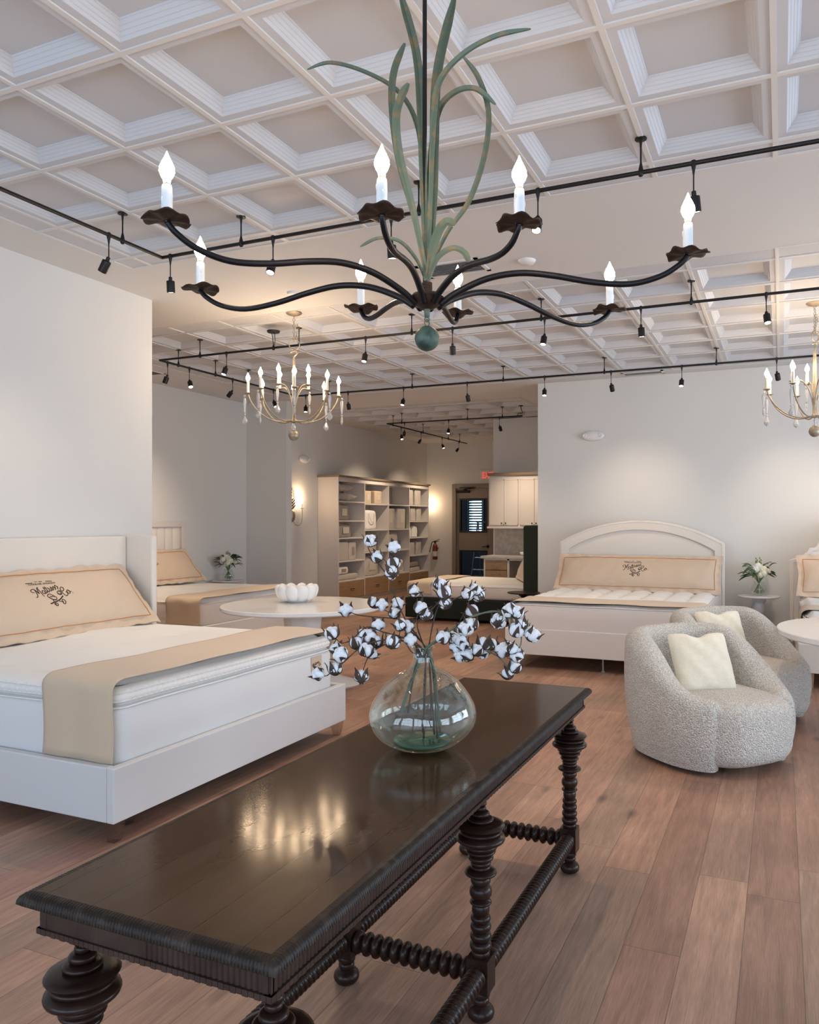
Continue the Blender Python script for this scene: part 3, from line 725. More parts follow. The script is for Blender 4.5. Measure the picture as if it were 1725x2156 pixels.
# gadrooned edge: a quarter round cut into slanting ribs all the way round
def per(s, off):
    w = TX1 - TX0 - .044 + 0; l = TY1 - TY0 - .044
    x0, y0 = TX0 + .022, TY0 + .022
    # returns point, outward normal, for side-wise rectangles
    return None
em = tl(MB())
w, l = TX1 - TX0, TY1 - TY0
SIDES = [((TX0, TY0), (1, 0), (0, -1), w), ((TX1, TY0), (0, 1), (1, 0), l), ((TX1, TY1), (-1, 0), (0, 1), w), ((TX0, TY1), (0, -1), (-1, 0), l)]
PRF = [(.024, 0), (.012, -.001), (.005, -.006), (.001, -.013), (.0, -.021), (.006, -.026), (.024, -.027)]
for (sx, sy), (tx, ty), (nx, ny), L_ in SIDES:
    n = int(L_ / .0012)
    def f(u, v, sx=sx, sy=sy, tx=tx, ty=ty, nx=nx, ny=ny, L_=L_):
        q = v * (len(PRF) - 1); i = int(round(q)); ins, dz = PRF[i]
        s_ = u * L_
        rib = (.0026 * (abs(sin(PI * (s_ + dz * .6) / .0074)) - .75)) if 0 < i < 6 and .012 < s_ < L_ - .012 else 0
        ins = ins - rib
        s2 = min(max(s_, ins), L_ - ins)
        return (sx + tx * s2 - nx * ins, sy + ty * s2 - ny * ins, TZ + dz + (rib * .5 if 0 < i < 3 else 0))
    em.grid(f, n, len(PRF) - 1)
em.build('edge_moulding', 'mould', tb, smooth=40)
# aprons, part fluted and part plain, with a notched lower bead
IN = .030
ap_defs = []
def apron(side, flutes):
    (sx, sy), (tx, ty), (nx, ny), L_ = SIDES[side]
    m = tl(MB()); a0, a1 = IN, L_ - IN
    n = int((a1 - a0) / .00155)
    def f(u, v):
        s_ = a0 + u * (a1 - a0); z = TZ - .027 - v * .047
        d = 0
        for lo, hi, am in flutes:
            if lo <= s_ <= hi:
                ph = (s_ - lo) / .0124 % 1
                d = am * (sin(PI * ph) ** .35 if 0 < ph < 1 else 0) - am
        return (sx + tx * s_ - nx * (IN - d), sy + ty * s_ - ny * (IN - d), z)
    m.grid(f, n, 1)
    x0, y0 = sx + tx * a0 - nx * (IN + .018), sy + ty * a0 - ny * (IN + .018)
    x1, y1 = sx + tx * a1 - nx * (IN + .006), sy + ty * a1 - ny * (IN + .006)
    m.box(min(x0, x1), max(x0, x1), min(y0, y1), max(y0, y1), TZ - .078, TZ - .024)
    m.build('apron', 'apr', tb, smooth=30)
    b = tl(MB()); k = 0; s_ = a0 - .004
    while s_ < a1 + .004 - .006:
        e = min(s_ + .0118, a1 + .004)
        x0, y0 = sx + tx * s_ - nx * (IN + .012), sy + ty * s_ - ny * (IN + .012)
        x1, y1 = sx + tx * e - nx * (IN - .005), sy + ty * e - ny * (IN - .005)
        dz = .0015 * (k % 2)
        b.box(min(x0, x1), max(x0, x1), min(y0, y1), max(y0, y1), TZ - .084 - dz, TZ - .074)
        s_ += .0128; k += 1
    b.build('notched_bead', 'apr', tb)
apron(0, [(.035, .30, .0012), (.305, .60, .006)])
apron(1, [(.04, 1.70, .006)])
apron(2, [(.04, .58, .0045)])
apron(3, [(.04, 2.25, .0045)])
BE = [(480, 520, 40, 26), (520, 545, 26, 20), (545, 580, 40, 24), (580, 610, 36, 28), (610, 650, 60, 40), (650, 680, 85, 65), (680, 725, 158, 95), (725, 755, 140, 122), (755, 815, 160, 118), (815, 850, 112, 95), (850, 885, 100, 70), (890, 930, 84, 60), (930, 960, 68, 56), (960, 985, 66, 58), (985, 1030, 106, 60), (1030, 1085, 66, 52), (1085, 1180, 74, 48), (1185, 1215, 72, 54), (1215, 1280, 58, 50), (1280, 1330, 66, 50), (1330, 1390, 68, 50), (1390, 1450, 70, 50), (1450, 1510, 72, 52), (1510, 1550, 62, 55)]
BF = [(1738, 1790, 62, 50), (1790, 1830, 56, 48), (1835, 1938, 90, 46)]
K_ = .000465
def beads(B):
    P_ = []
    for y0, y1, ro, rn in B:
        h = y1 - y0
        for t_, q in ((0, 0), (.12, .55), (.3, .9), (.5, 1), (.7, .9), (.88, .55), (1, 0)):
            P_.append(((rn + (ro - rn) * q) * K_, (1940 - (y0 + h * t_)) * K_ * 1.0))
    return P_
legm = None
for lx in (-.832, -1.300):
    for ly in (1.135, 2.165, 3.225):
        base = thing  # placeholder to keep names short
        lg = MB().at(T(lx + 1.066, ly - 2.19, 0))
        lg.lathe([(.001, .70)] + [(r, min(z + .012, .70)) for r, z in beads(BE)] + [(.024, .19)], 28)
        lg.lathe([(.02, .10)] + [(r, z) for r, z in beads(BF)] + [(.02, 0.001)], 28)
        lg.box(-.034, .034, -.034, .034, .094, .196)
        lg.build('leg', 'leg', tb, smooth=60)
def twist(p0, p1, r0, amp, pitch, helical=True):
    p0 = Vector(p0); p1 = Vector(p1); L_ = (p1 - p0).length; d = (p1 - p0).normalized()
    a = d.cross(Vector((0, 0, 1))).normalized(); b = a.cross(d)
    n = int(L_ / pitch * 10)
    def f(u, v):
        s_ = u * L_; q = 2 * PI * v
        ph = s_ / pitch * 1.0 + (v if helical else 0)
        r = r0 + amp * (abs(sin(PI * ph)) ** .7 * 2 - 1)
        return p0 + d * s_ + a * cos(q) * r + b * sin(q) * r
    m = tl(MB()); m.grid(f, n, 18, closev=True); return m
for lx in (-.832, -1.300):
    for ya, yb in ((1.165, 2.135), (2.195, 3.195)):
        twist((lx, ya, .148), (lx, yb, .148), .0275, .0042, .0225).build('stretcher', 'leg', tb, smooth=70)
    pass
for ly in (1.135, 2.165, 3.225):
    twist((-1.27, ly, .142), (-.862, ly, .142), .027, .0095, .034, False).build('stretcher', 'leg', tb, smooth=70)

# ================================================================ DEMIJOHN AND COTTON
VX, VY, VZ = -1.056, 2.23, TZ + .001
vs_ = thing('glass_demijohn', 'large clear green-tinted glass demijohn vase standing on the carved table', 'vase', (VX, VY, VZ), TH)
out = [(.001, 0), (.05, 0), (.08, .004), (.112, .016), (.148, .045), (.166, .073), (.172, .104), (.168, .132), (.153, .162), (.130, .195), (.104, .222), (.076, .241), (.052, .252), (.039, .262), (.032, .278), (.030, .298), (.033, .314), (.040, .322), (.038, .327)]
inn = [(.034, .326), (.029, .314), (.026, .298), (.028, .278), (.034, .260), (.049, .247), (.073, .235), (.100, .217), (.126, .190), (.149, .158), (.163, .130), (.167, .104), (.161, .075), (.143, .048), (.108, .022), (.07, .012), (.04, .016), (.001, .020)]
v = MB(); seg = 48; P_ = out + inn
def vf(u, w_):
    i = int(round(w_ * (len(P_) - 1))); r, z = P_[i]; q = 2 * PI * u
    k_ = 1 + (.018 * sin(2 * q + .6) + .010 * sin(5 * q + z * 20)) * min(1, r / .1)
    return (r * k_ * cos(q), r * k_ * sin(q), z + .003 * sin(q + 1) * (z > .02) * (r > .05))
v.grid(lambda u, w_: vf(w_, u), len(P_) - 1, seg, closev=True)
v.build('body', 'glass', vs_, smooth=180, sub=1)
MB().lathe([(.001, .012), (.06, .010), (.085, .018), (.095, .027), (.06, .024), (.03, .030), (.001, .034)], 32).build('green_punt', 'punt', vs_, smooth=180)
BR=[
([(0.006, -0.03, 0.037), (0.009, 0.0, 0.249), (0.009, 0.0, 0.318), (-0.058, 0.01, 0.413), (-0.102, 0.02, 0.523), (-0.094, 0.03, 0.608)],
 [[(-0.111, 0.02, 0.546), (-0.168, 0.03, 0.62), (-0.182, 0.03, 0.652)]],
 [(-0.098, 0.01, 0.558), (-0.095, 0.032, 0.586), (-0.093, 0.025, 0.641), (-0.148, 0.034, 0.608), (-0.171, 0.035, 0.659)]),
([(-0.001, 0.05, 0.029), (0.007, 0.0, 0.249), (0.014, 0.0, 0.313), (-0.043, 0.03, 0.373), (-0.082, 0.06, 0.407), (-0.131, 0.09, 0.432), (-0.17, 0.12, 0.45)],
 [[(-0.091, 0.06, 0.407), (-0.211, 0.12, 0.409), (-0.249, 0.12, 0.422)]],
 [(-0.168, 0.103, 0.452), (-0.137, 0.071, 0.448), (-0.09, 0.103, 0.449), (-0.095, 0.05, 0.422), (-0.26, 0.109, 0.427)]),
([(-0.059, 0.0, 0.111), (-0.027, 0.0, 0.249), (-0.004, 0.0, 0.318), (-0.068, -0.01, 0.356), (-0.127, -0.02, 0.374), (-0.176, -0.03, 0.391), (-0.224, -0.04, 0.352), (-0.255, -0.05, 0.344), (-0.278, -0.06, 0.368)],
 [[(-0.068, -0.01, 0.356), (-0.163, -0.02, 0.308), (-0.193, -0.04, 0.234)]],
 [(-0.142, -0.0, 0.391), (-0.206, -0.041, 0.338), (-0.186, -0.017, 0.362), (-0.28, -0.061, 0.373), (-0.273, -0.044, 0.321), (-0.04, -0.024, 0.349), (-0.193, -0.035, 0.231), (-0.165, -0.025, 0.306), (-0.147, -0.019, 0.339), (-0.168, -0.02, 0.358)]),
([(0.032, 0.04, 0.055), (0.023, 0.0, 0.249), (0.009, 0.0, 0.309), (-0.058, -0.024, 0.345), (-0.12, -0.048, 0.353), (-0.189, -0.072, 0.334), (-0.248, -0.096, 0.285), (-0.288, -0.12, 0.255)],
 [[(0.009, -0.0, 0.309), (-0.032, -0.0, 0.304), (-0.058, -0.024, 0.349)]],
 [(-0.176, -0.065, 0.32), (-0.246, -0.113, 0.315), (-0.314, -0.11, 0.257), (-0.268, -0.092, 0.267), (-0.094, -0.056, 0.343), (-0.066, -0.043, 0.397), (-0.002, 0.015, 0.292)]),
([(0.06, -0.05, 0.043), (0.032, 0.0, 0.249), (0.009, 0.0, 0.313), (-0.018, 0.0, 0.396), (0.014, 0.0, 0.428), (0.049, 0.0, 0.465), (0.072, 0.0, 0.493)],
 [[(-0.023, 0.0, 0.405), (0.0, 0.0, 0.479), (-0.013, 0.0, 0.502)]],
 [(-0.009, -0.001, 0.444), (0.012, 0.009, 0.42), (0.053, 0.015, 0.521), (0.071, 0.009, 0.492), (0.075, 0.017, 0.459), (-0.05, -0.004, 0.387), (-0.032, 0.012, 0.501)]),
([(0.046, 0.02, 0.037), (0.023, 0.0, 0.249), (0.019, 0.0, 0.318), (0.048, 0.025, 0.448), (0.097, 0.05, 0.469), (0.145, 0.075, 0.485), (0.186, 0.1, 0.476)],
 [[(0.14, 0.075, 0.481), (0.149, 0.075, 0.457), (0.12, 0.05, 0.399)]],
 [(0.142, 0.073, 0.481), (0.17, 0.117, 0.491), (0.186, 0.115, 0.474), (0.164, 0.084, 0.423)]),
([(-0.086, -0.02, 0.116), (-0.032, 0.0, 0.226), (0.009, 0.0, 0.313), (0.019, -0.008, 0.326), (0.078, -0.017, 0.371), (0.16, -0.025, 0.424), (0.237, -0.033, 0.441), (0.277, -0.042, 0.42), (0.312, -0.05, 0.376)],
 [[(0.312, -0.05, 0.376), (0.31, -0.05, 0.34), (0.299, -0.05, 0.317)]],
 [(0.137, -0.04, 0.383), (0.153, -0.036, 0.396), (0.241, -0.015, 0.405), (0.277, -0.044, 0.443), (0.296, -0.037, 0.435), (0.312, -0.058, 0.397), (0.295, -0.05, 0.38), (0.343, -0.055, 0.367), (0.063, -0.023, 0.354), (0.284, -0.047, 0.319), (0.302, -0.047, 0.301)]),
([(0.069, 0.06, 0.002), (0.037, 0.0, 0.249), (0.019, 0.0, 0.318), (0.046, 0.004, 0.34), (0.101, 0.009, 0.363), (0.134, 0.013, 0.32), (0.171, 0.017, 0.311), (0.217, 0.021, 0.301), (0.245, 0.026, 0.286), (0.274, 0.03, 0.253)],
 [],
 [(0.097, 0.025, 0.346), (0.12, 0.016, 0.343), (0.106, 0.03, 0.318), (0.129, 0.027, 0.323), (0.125, 0.032, 0.292), (0.148, 0.024, 0.291), (0.173, 0.004, 0.308), (0.195, 0.032, 0.322), (0.221, 0.04, 0.321), (0.19, 0.033, 0.296), (0.26, 0.028, 0.304), (0.276, 0.034, 0.308), (0.296, 0.018, 0.252), (0.279, 0.043, 0.227)]),
]
CB = Matrix.Translation((VX, VY, VZ)) @ RZ(TH)
cot_lab = ['tall brown cotton twig rising up and left out of the demijohn', 'brown cotton twig reaching left over the white table, with one lone boll at its tip',
 'brown cotton twig sprawling left to the bed corner', 'brown cotton twig drooping lowest on the left beside the bed', 'brown cotton twig standing up from the middle of the demijohn',
 'brown cotton twig leaning right before the green bed', 'thick sage green cotton branch arching right past the bed corner', 'low green cotton twig trailing right above the dark tabletop']
rnd = random.Random(11)
def boll(parent, p, rnd, r=.0175, facing=None):
    th_, ph = rnd.uniform(0, 6.28), rnd.uniform(.2, 1.2)
    M_ = T(*p) @ RZ(th_) @ RX(ph)
    c = MB(); n = rnd.choice((4, 4, 5))
    c.at(M_)
    for k in range(n):
        q = 2 * PI * k / n
        c.ball((cos(q) * r * .52, sin(q) * r * .52, r * .25), r * rnd.uniform(.62, .76), 10, 7, (1, 1, 1.25))
    c.ball((0, 0, r * .45), r * .7, 8, 6)
    b = c.build('cotton_boll', 'cott', parent, smooth=180)
    h = MB().at(M_)
    for k in range(n):
        q = 2 * PI * (k + .5) / n
        pts = [(0, 0, -r * .9), (cos(q) * r * .75, sin(q) * r * .75, -r * .55), (cos(q) * r * 1.12, sin(q) * r * 1.12, r * .15), (cos(q) * r * 1.22, sin(q) * r * 1.22, r * .85), (cos(q) * r * 1.5, sin(q) * r * 1.5, r * 1.35)]
        h.ribbon(smoothpath(pts, 3), [.003, .006, .0085, .0102, .0108, .0102, .0090, .0076, .0060, .0044, .0030, .0016, .0006], Vector((cos(q), sin(q), .1)), .25, .001)
    h.build('husk', 'husk', b, smooth=60)
for bi, (path, tws, bolls) in enumerate(BR):
    green = bi in (6, 7)
    t = thing('cotton_branch', cot_lab[bi], 'cotton branch', (VX, VY, VZ), TH, 'cotton branches in the demijohn')
    path = [(p[0] * (.8 if i == 0 else 1), p[1], max(p[2], .035)) for i, p in enumerate(path)]
    pts = smoothpath(path, 6); n = len(pts)
    r0 = .0052 if bi == 6 else (.0042 if green else .003)
    MB().tube(pts, [r0 * (1 - .55 * i / n) + .0006 * sin(i * 1.7) for i in range(n)], 7).build('stem', 'twigg' if green else 'twig', t, smooth=180)
    allp = [Vector(p) for p in pts[len(pts) // 3:]]
    for tw in tws:
        q = smoothpath(tw, 5); MB().tube(q, [.0022 - .001 * i / len(q) for i in range(len(q))], 6).build('side_twig', 'twigg' if green else 'twig', t, smooth=180); allp += q
    for p in bolls:
        V = Vector(p); c = min(allp, key=lambda a: (a - V).length)
        if (c - V).length > .012:
            MB().tube([tuple(c), tuple((c + V) / 2 + Vector((0, 0, -.004))), tuple(V)], .0014, 5).build('boll_stalk', 'twigg' if green else 'twig', t, smooth=180)
        boll(t, p, rnd, rnd.uniform(.0175, .0225))

# ================================================================ BEDS
def rr(x0, x1, y0, y1, r, step=.05):
    """points and outward normals round a rounded rectangle"""
    out = []
    def seg(ax, ay, bx, by, nx, ny):
        L_ = math.hypot(bx - ax, by - ay); n = max(1, int(L_ / step))
        for k in range(n): out.append((ax + (bx - ax) * k / n, ay + (by - ay) * k / n, nx, ny))
    def arc(cx_, cy_, a0):
        for k in range(6):
            a = a0 + PI / 2 * k / 6; out.append((cx_ + r * cos(a), cy_ + r * sin(a), cos(a), sin(a)))
    seg(x1, y0 + r, x1, y1 - r, 1, 0); arc(x1 - r, y1 - r, 0)
    seg(x1 - r, y1, x0 + r, y1, 0, 1); arc(x0 + r, y1 - r, PI / 2)
    seg(x0, y1 - r, x0, y0 + r, -1, 0); arc(x0 + r, y0 + r, PI)
    seg(x0 + r, y0, x1 - r, y0, 0, -1); arc(x1 - r, y0 + r, 1.5 * PI)
    return out
def ring(mb, path, prof, rip=0, pitch=.05):
    n = len(path); s_ = [0]
    for k in range(1, n): s_.append(s_[-1] + math.hypot(path[k][0] - path[k - 1][0], path[k][1] - path[k - 1][1]))
    def f(u, v):
        x, y, nx, ny = path[int(round(u * n)) % n]; ins, z = prof[int(round(v * (len(prof) - 1)))]
        q = rip * abs(sin(PI * s_[int(round(u * n)) % n] / pitch)) if 0 < v < 1 else 0
        return (x + nx * (q - ins), y + ny * (q - ins), z)
    return mb.grid(f, n, len(prof) - 1, closeu=True)
def smst(t): t = min(1, max(0, t)); return t * t * (3 - 2 * t)
def mattress(label, loc, rz, x0, x1, hw, zb, zs, zt, style, side='mside', width_n=8):
    t = thing('mattress', label, 'mattress', loc, rz)
    Y0, Y1 = -hw, hw
    b = MB(); p = rr(x0, x1, Y0, Y1, .09)
    if style == 'pillowtop':
        ring(b, p, [(.06, zb), (.012, zb + .008), (0, zb + .04), (-.004, (zb + zs) / 2), (0, zs - .03), (.012, zs), (.03, zs + .004)])
    else:
        ring(b, p, [(.06, zb), (.012, zb + .008), (0, zb + .04), (-.005, (zb + zs) / 2), (0, zs - .02), (.010, zs), (.02, zs + .002)])
    b.build('side_panel', side, t, smooth=60)
    tp = MB()
    edge = zs + .004
    if style == 'pillowtop':
        p2 = rr(x0, x1, Y0, Y1, .09, .008)
        ring(tp, p2, [(.034, zs + .0), (.030, zs + .018), (.014, zs + .026), (.006, zs + .045), (.012, zs + .056), (.020, zs + .060), (.013, zs + .066), (.012, zt - .012), (.03, zt + .002), (.06, zt + .010)], .007, .036)
        edge = zt + .008; ins = .055; dome = .02
    else: ins = .015; dome = zt - edge
    a, bb = (x1 - x0) / 2 - ins, hw - ins; xc = (x0 + x1) / 2
    def top(u, v):
        s, r = 2 * u - 1, 2 * v - 1
        k = 1 - .035 * (abs(s) * abs(r)) ** 10
        x, y = xc + a * s * k, bb * r * k
        e = min(a * (1 - abs(s)), bb * (1 - abs(r)))
        z = edge + dome * smst(e / .07 + .0)
        if style == 'domes' and x < x0 + 1.62:
            q = abs(sin(PI * (y + hw) / (2 * hw) * width_n)) * abs(sin(PI * (x - x0) / .27))
            z += (.034 * q ** .4 - .012) * smst(e / .05)
        elif style == 'pillowtop':
            z += (.010 * sin(2.2 * x + 3.5 * y) + .008 * sin(5.1 * y - 3.3 * x + 1) - .014 * (1 - min(1, math.hypot((x % .42) - .21, ((y + .1) % .42) - .21) / .10))) * smst(e / .12)
        else:
            z += (.006 * sin(3 * x + 4 * y) + .004 * sin(11 * y)) * smst(e / .1)
        return (x, y, z)
    tp.grid(top, 110, 110)
    tp.build('pillow_top' if style == 'pillowtop' else 'quilted_top', 'matt', t, smooth=60)
    pb = MB()
    def pipe(z, ins, r=.005):
        q = [(x - nx * ins, y - ny * ins, z + .0016 * sin(9 * x + 7 * y)) for x, y, nx, ny in p]; pb.tube(q + [q[0]], r, 6, cap=False)
    pipe(zs, .003)
    if style == 'pillowtop': pipe(zs + .028, .010)
    pb.build('piping', 'pipe', t, smooth=180)
    return t
def throw(label, loc, rz, x0, x1, hw, zt, z_near, z_far, m='run', group=None):
    """a folded cloth laid across the bed, hanging down both sides"""
    b = MB(); g_ = .013; pr = []
    for k in range(9): pr.append((-hw - g_, z_near + (zt - .05 - z_near) * k / 8))
    for k in range(1, 6): a = PI / 2 * k / 6; pr.append((-hw - g_ + .06 * (1 - cos(a)), zt - .05 + .058 * sin(a)))
    for k in range(25): pr.append((-hw + .05 + (2 * hw - .1) * k / 24, zt + .010))
    for k in range(1, 6): a = PI / 2 * (1 - k / 6); pr.append((hw + g_ - .06 * (1 - cos(a)), zt - .05 + .058 * sin(a)))
    for k in range(9): pr.append((hw + g_, zt - .05 - (zt - .05 - z_far) * k / 8))
    N_ = len(pr) - 1
    def f(u, v):
        y, z = pr[int(round(v * N_))]; x = x0 + (x1 - x0) * u
        e = abs(v - .5) * 2
        x += .010 * sin(v * 17) * (1 - u) + .004 * sin(v * 31)
        w_ = .006 * sin(x * 23 + v * 5) * (e > .62)
        return (x, y + (w_ if y > 0 else -w_) + 0, z + .003 * sin(x * 17 + y * 9) * (e < .6))
    b.grid(f, 16, N_)
    o = b.build('bed_throw', m, None, smooth=70); s_ = o.modifiers.new('thick', 'SOLIDIFY'); s_.thickness = .004; s_.offset = 1
    o.location = loc; o.rotation_euler = (0, 0, rz); tag(o, label, 'throw', group); return o
def frame_rails(t, L_, hw, z0, z1, m='linen', th=.045, foot_over=True):
    MB().box(L_ - th, L_, -hw, hw, z0, z1).build('foot_rail', m, t, bevel=.006)
    for s in (-1, 1):
        y0, y1 = (hw - th, hw) if s > 0 else (-hw, -hw + th)
        MB().box(.05, L_ - th - .001, y0, y1, z0, z1).build('side_rail', m, t, bevel=.006)
    MB().box(.06, L_ - th, -hw + th, hw - th, z1 - .09, z1 - .06).build('slat_deck', 'linen', t)
def legs(t, pts, z, m, w0=.034, w1=.018, cl=None):
    for x, y in pts:
        b = MB(); vs = []
        for zz, w in ((0, w1), (z, w0)): vs += [(x - w, y - w, zz), (x + w, y - w, zz), (x + w, y + w, zz), (x - w, y + w, zz)]
        b.add(vs, [(3, 2, 1, 0), (4, 5, 6, 7), (0, 1, 5, 4), (1, 2, 6, 5), (2, 3, 7, 6), (3, 0, 4, 7)])
        b.build('leg', m, t, bevel=.002)
def slab(mb, outline, x0, x1):
    n = len(outline); vs = [(x0, y, z) for y, z in outline] + [(x1, y, z) for y, z in outline]
    fs = [tuple(range(n - 1, -1, -1)), tuple(range(n, 2 * n))] + [(k, (k + 1) % n, n + (k + 1) % n, n + k) for k in range(n)]
    return mb.add(vs, fs)
def basis(loc, nh, lean):
    n_ = Vector((cos(nh) * cos(lean), sin(nh) * cos(lean), sin(lean)))
    v_ = Vector((-cos(nh) * sin(lean), -sin(nh) * sin(lean), cos(lean)))
    u_ = v_.cross(n_)
    return Matrix(((u_.x, v_.x, n_.x, loc[0]), (u_.y, v_.y, n_.y, loc[1]), (u_.z, v_.z, n_.z, loc[2]), (0, 0, 0, 1)))
STROKES = [
 [(245, 725), (190, 715), (165, 670), (200, 610), (300, 570), (312, 640), (310, 740), (290, 860), (245, 925), (200, 935)],
 [(300, 570), (345, 660), (380, 780), (390, 680), (410, 580), (440, 515), (480, 495)], [(440, 520), (450, 640), (470, 790), (495, 890)],
 [(600, 640), (545, 650), (515, 710), (530, 770), (575, 775), (610, 700), (612, 640), (620, 750), (655, 740), (680, 690)],
 [(650, 490), (660, 600), (668, 705), (700, 700), (725, 650)], [(705, 460), (725, 590), (738, 690), (770, 690), (800, 620)], [(630, 560), (745, 522)],
 [(785, 500), (800, 560), (830, 545), (838, 620), (855, 652), (890, 620)],
 [(895, 590), (940, 560), (948, 495), (912, 482), (895, 530), (905, 600), (945, 612), (985, 560)],
 [(985, 560), (1012, 450), (1060, 525), (1058, 572), (1020, 580)], [(1070, 530), (1110, 390), (1160, 470), (1160, 535), (1120, 545)], [(1160, 500), (1182, 440)],
 [(1120, 600), (1180, 650), (1260, 650), (1330, 570), (1322, 500), (1280, 485), (1220, 550), (1205, 650), (1218, 760), (1280, 850), (1350, 810), (1372, 730), (1340, 690)],
 [(1430, 620), (1390, 660), (1390, 730), (1440, 762), (1482, 700), (1470, 640), (1430, 612), (1490, 685), (1540, 670)], [(1565, 718), (1585, 728)],
 [(185, 310), (430, 285)], [(890, 215), (1120, 205)],
 [(740, 1020), (740, 1090)], [(930, 1060), (1030, 1080)], [(700, 1180), (750, 1190)],
 [(600, 900), (640, 820), (730, 780), (830, 830), (905, 900), (880, 990), (800, 1010), (690, 975), (600, 900)], [(690, 870), (740, 900), (790, 860), (850, 900)],
 [(1035, 720), (1060, 670), (1110, 660), (1160, 700), (1150, 780), (1100, 800), (1045, 770), (1035, 720)],
 [(1030, 1040), (1080, 990), (1140, 1040), (1130, 1120), (1070, 1175), (1030, 1130)], [(740, 1150), (790, 1130), (835, 1170), (820, 1220), (775, 1240), (740, 1210), (740, 1150)]]
HEAVY = [[(575, 1170), (750, 1100), (900, 1040), (1030, 960), (1160, 850)], [(650, 910), (690, 970), (780, 1005), (860, 1000)], [(1050, 740), (1100, 785), (1145, 750)], [(1040, 1050), (1050, 1130)], [(740, 1170), (770, 1210)]]
def pillow(label, M_, W_, H_, th, fl, logo=None, m='pil', back=None, group=None, pip='ora'):
    t = thing('pillow', label, 'pillow', group=group); t.matrix_basis = M_
    sb, tb_ = 1 - 2 * fl / W_, 1 - 2 * fl / H_
    def Tk(u, v):
        a, b = abs(u) / (W_ / 2 * sb), abs(v - H_ / 2) / (H_ / 2 * tb_)
        if a >= 1 or b >= 1: return .004
        return .004 + th * ((1 - a ** 5) * (1 - b ** 2.4)) ** .62
    def f(sgn):
        def g(p, q):
            s, r = 2 * p - 1, 2 * q - 1
            u, v = s * W_ / 2, H_ / 2 + r * H_ / 2
            k = 1 - .03 * (1 - abs(r)) * abs(s) ** 6 ; u *= k
            v += -.012 * (1 - s * s) * (r > 0) * r + .005 * sin(u * 14) * (r > tb_)
            T_ = Tk(s * W_ / 2, H_ / 2 + r * H_ / 2)
            out_ = T_ <= .0041
            wob = (.007 * sin(u * 38) + .004 * sin(v * 55 + u * 11)) if out_ else (.003 * sin(u * 9 + v * 13) + .002 * sin(u * 31 - v * 17))
            return (u, v, sgn * T_ + wob)
        return g
    MB().grid(f(1), 96, 36).build('cover', m, t, smooth=60)
    MB().grid(f(-1), 96, 36).build('back_cover', back or m, t, smooth=60)
    pts = []
    n = 40; a_, b0, b1 = W_ / 2 * sb * .985, H_ / 2 * (1 - tb_ * .985), H_ / 2 * (1 + tb_ * .985)
    for k in range(n): pts.append((-a_ + 2 * a_ * k / n, b0))
    for k in range(12): pts.append((a_, b0 + (b1 - b0) * k / 12))
    for k in range(n): pts.append((a_ - 2 * a_ * k / n, b1 - .012 * (1 - ((a_ - 2 * a_ * k / n) / a_) ** 2)))
    for k in range(12): pts.append((-a_, b1 - (b1 - b0) * k / 12))
    if pip:
        tp = []
        for x, y in pts:
            u = x * (1 - .03 * (1 - abs(2 * y / H_ - 1)) * (abs(x) / (W_ / 2)) ** 6)
            tp.append((u, y, Tk(x, min(max(y, H_ / 2 * (1 - tb_ * .98)), H_ / 2 * (1 + tb_ * .98))) + .003 + .003 * sin(u * 9 + y * 13) + .002 * sin(u * 31 - y * 17)))
        MB().tube(tp + [tp[0]], .0032, 5, cap=False).build('piping', pip, t, smooth=180)
    if logo:
        cu, cv, w_ = logo; k = w_ / 1400.0; m_ = MB()
        def mp(x, y):
            yy = y + .112 * (x - 185); u = cu + (x - 880) * k; v = cv - (yy - 800) * k
            return (u, v, Tk(u, v) + .003 * sin(u * 9 + v * 13) + .002 * sin(u * 31 - v * 17) + .0015)
        for s_ in STROKES: m_.tube([mp(q.x, q.y) for q in smoothpath([(x, y, 0) for x, y in s_], 4)], 14 * k, 5, flat=.25)
        for s_ in HEAVY: m_.tube([mp(q.x, q.y) for q in smoothpath([(x, y, 0) for x, y in s_], 4)], 22 * k, 5, flat=.15)
        m_.build('printed_logo', 'ink', t, smooth=180)
        z_ = mp(700, 350)[2] + .001
        x0, y0, _ = mp(200, 425)
        letters('HARBOR SPRINGS', 86 * k, 'ink', t, (cu - 675 * k, cv + 373 * k, z_), (0, 0, 0), 'printed_lettering', .0004, sx=1.42)
        letters('EST. 2008', 58 * k, 'ink', t, (cu - 405 * k, cv + 474 * k, z_), (0, 0, 0), 'printed_lettering', .0004, sx=1.15)
    return t

# ---- bed A, white leather, left foreground
LA = (-4.950, 3.672, 0)
t = thing('bed', 'white upholstered bed frame on clear tapered legs, left foreground', 'bed', LA)
frame_rails(t, 2.12, 1.032, .10, .358)
legs(t, [(2.075, -.985), (2.075, .985), (.3, -.985), (.3, .985), (1.96, -.80), (1.1, 0)], .10, 'clear', .036, .022)
MB().box(0, .10, -.985, .985, .06, 1.388).build('headboard', 'oatf', t, bevel=.012)
for s in (-1, 1):
    MB().box(0, .37, min(s * .990, s * 1.045), max(s * .990, s * 1.045), .06, 1.392).build('headboard_wing', 'oatf', t, bevel=.018)
mattress('thick white pillow-top mattress on the white left foreground bed', LA, 0, .105, 2.068, .972, .272, .612, .695, 'pillowtop')
throw('beige cotton throw laid across the foot of the left foreground bed', LA, 0, 1.60, 2.066, .975, .738, .362, .45)
pillow('long beige pillow printed Mattress Co. on the left foreground bed', basis((-4.44, 3.66, .728), 0, math.radians(43)), 1.90, .60, .10, .06, (.085, .30, .30))
tg = thing('mattress_label', 'beige cloth label on the foot corner of the left foreground mattress', 'label', (-2.878, 4.40, .545))
MB().box(0, .004, -.06, .06, -.05, .05).build('cloth', 'run', tg)
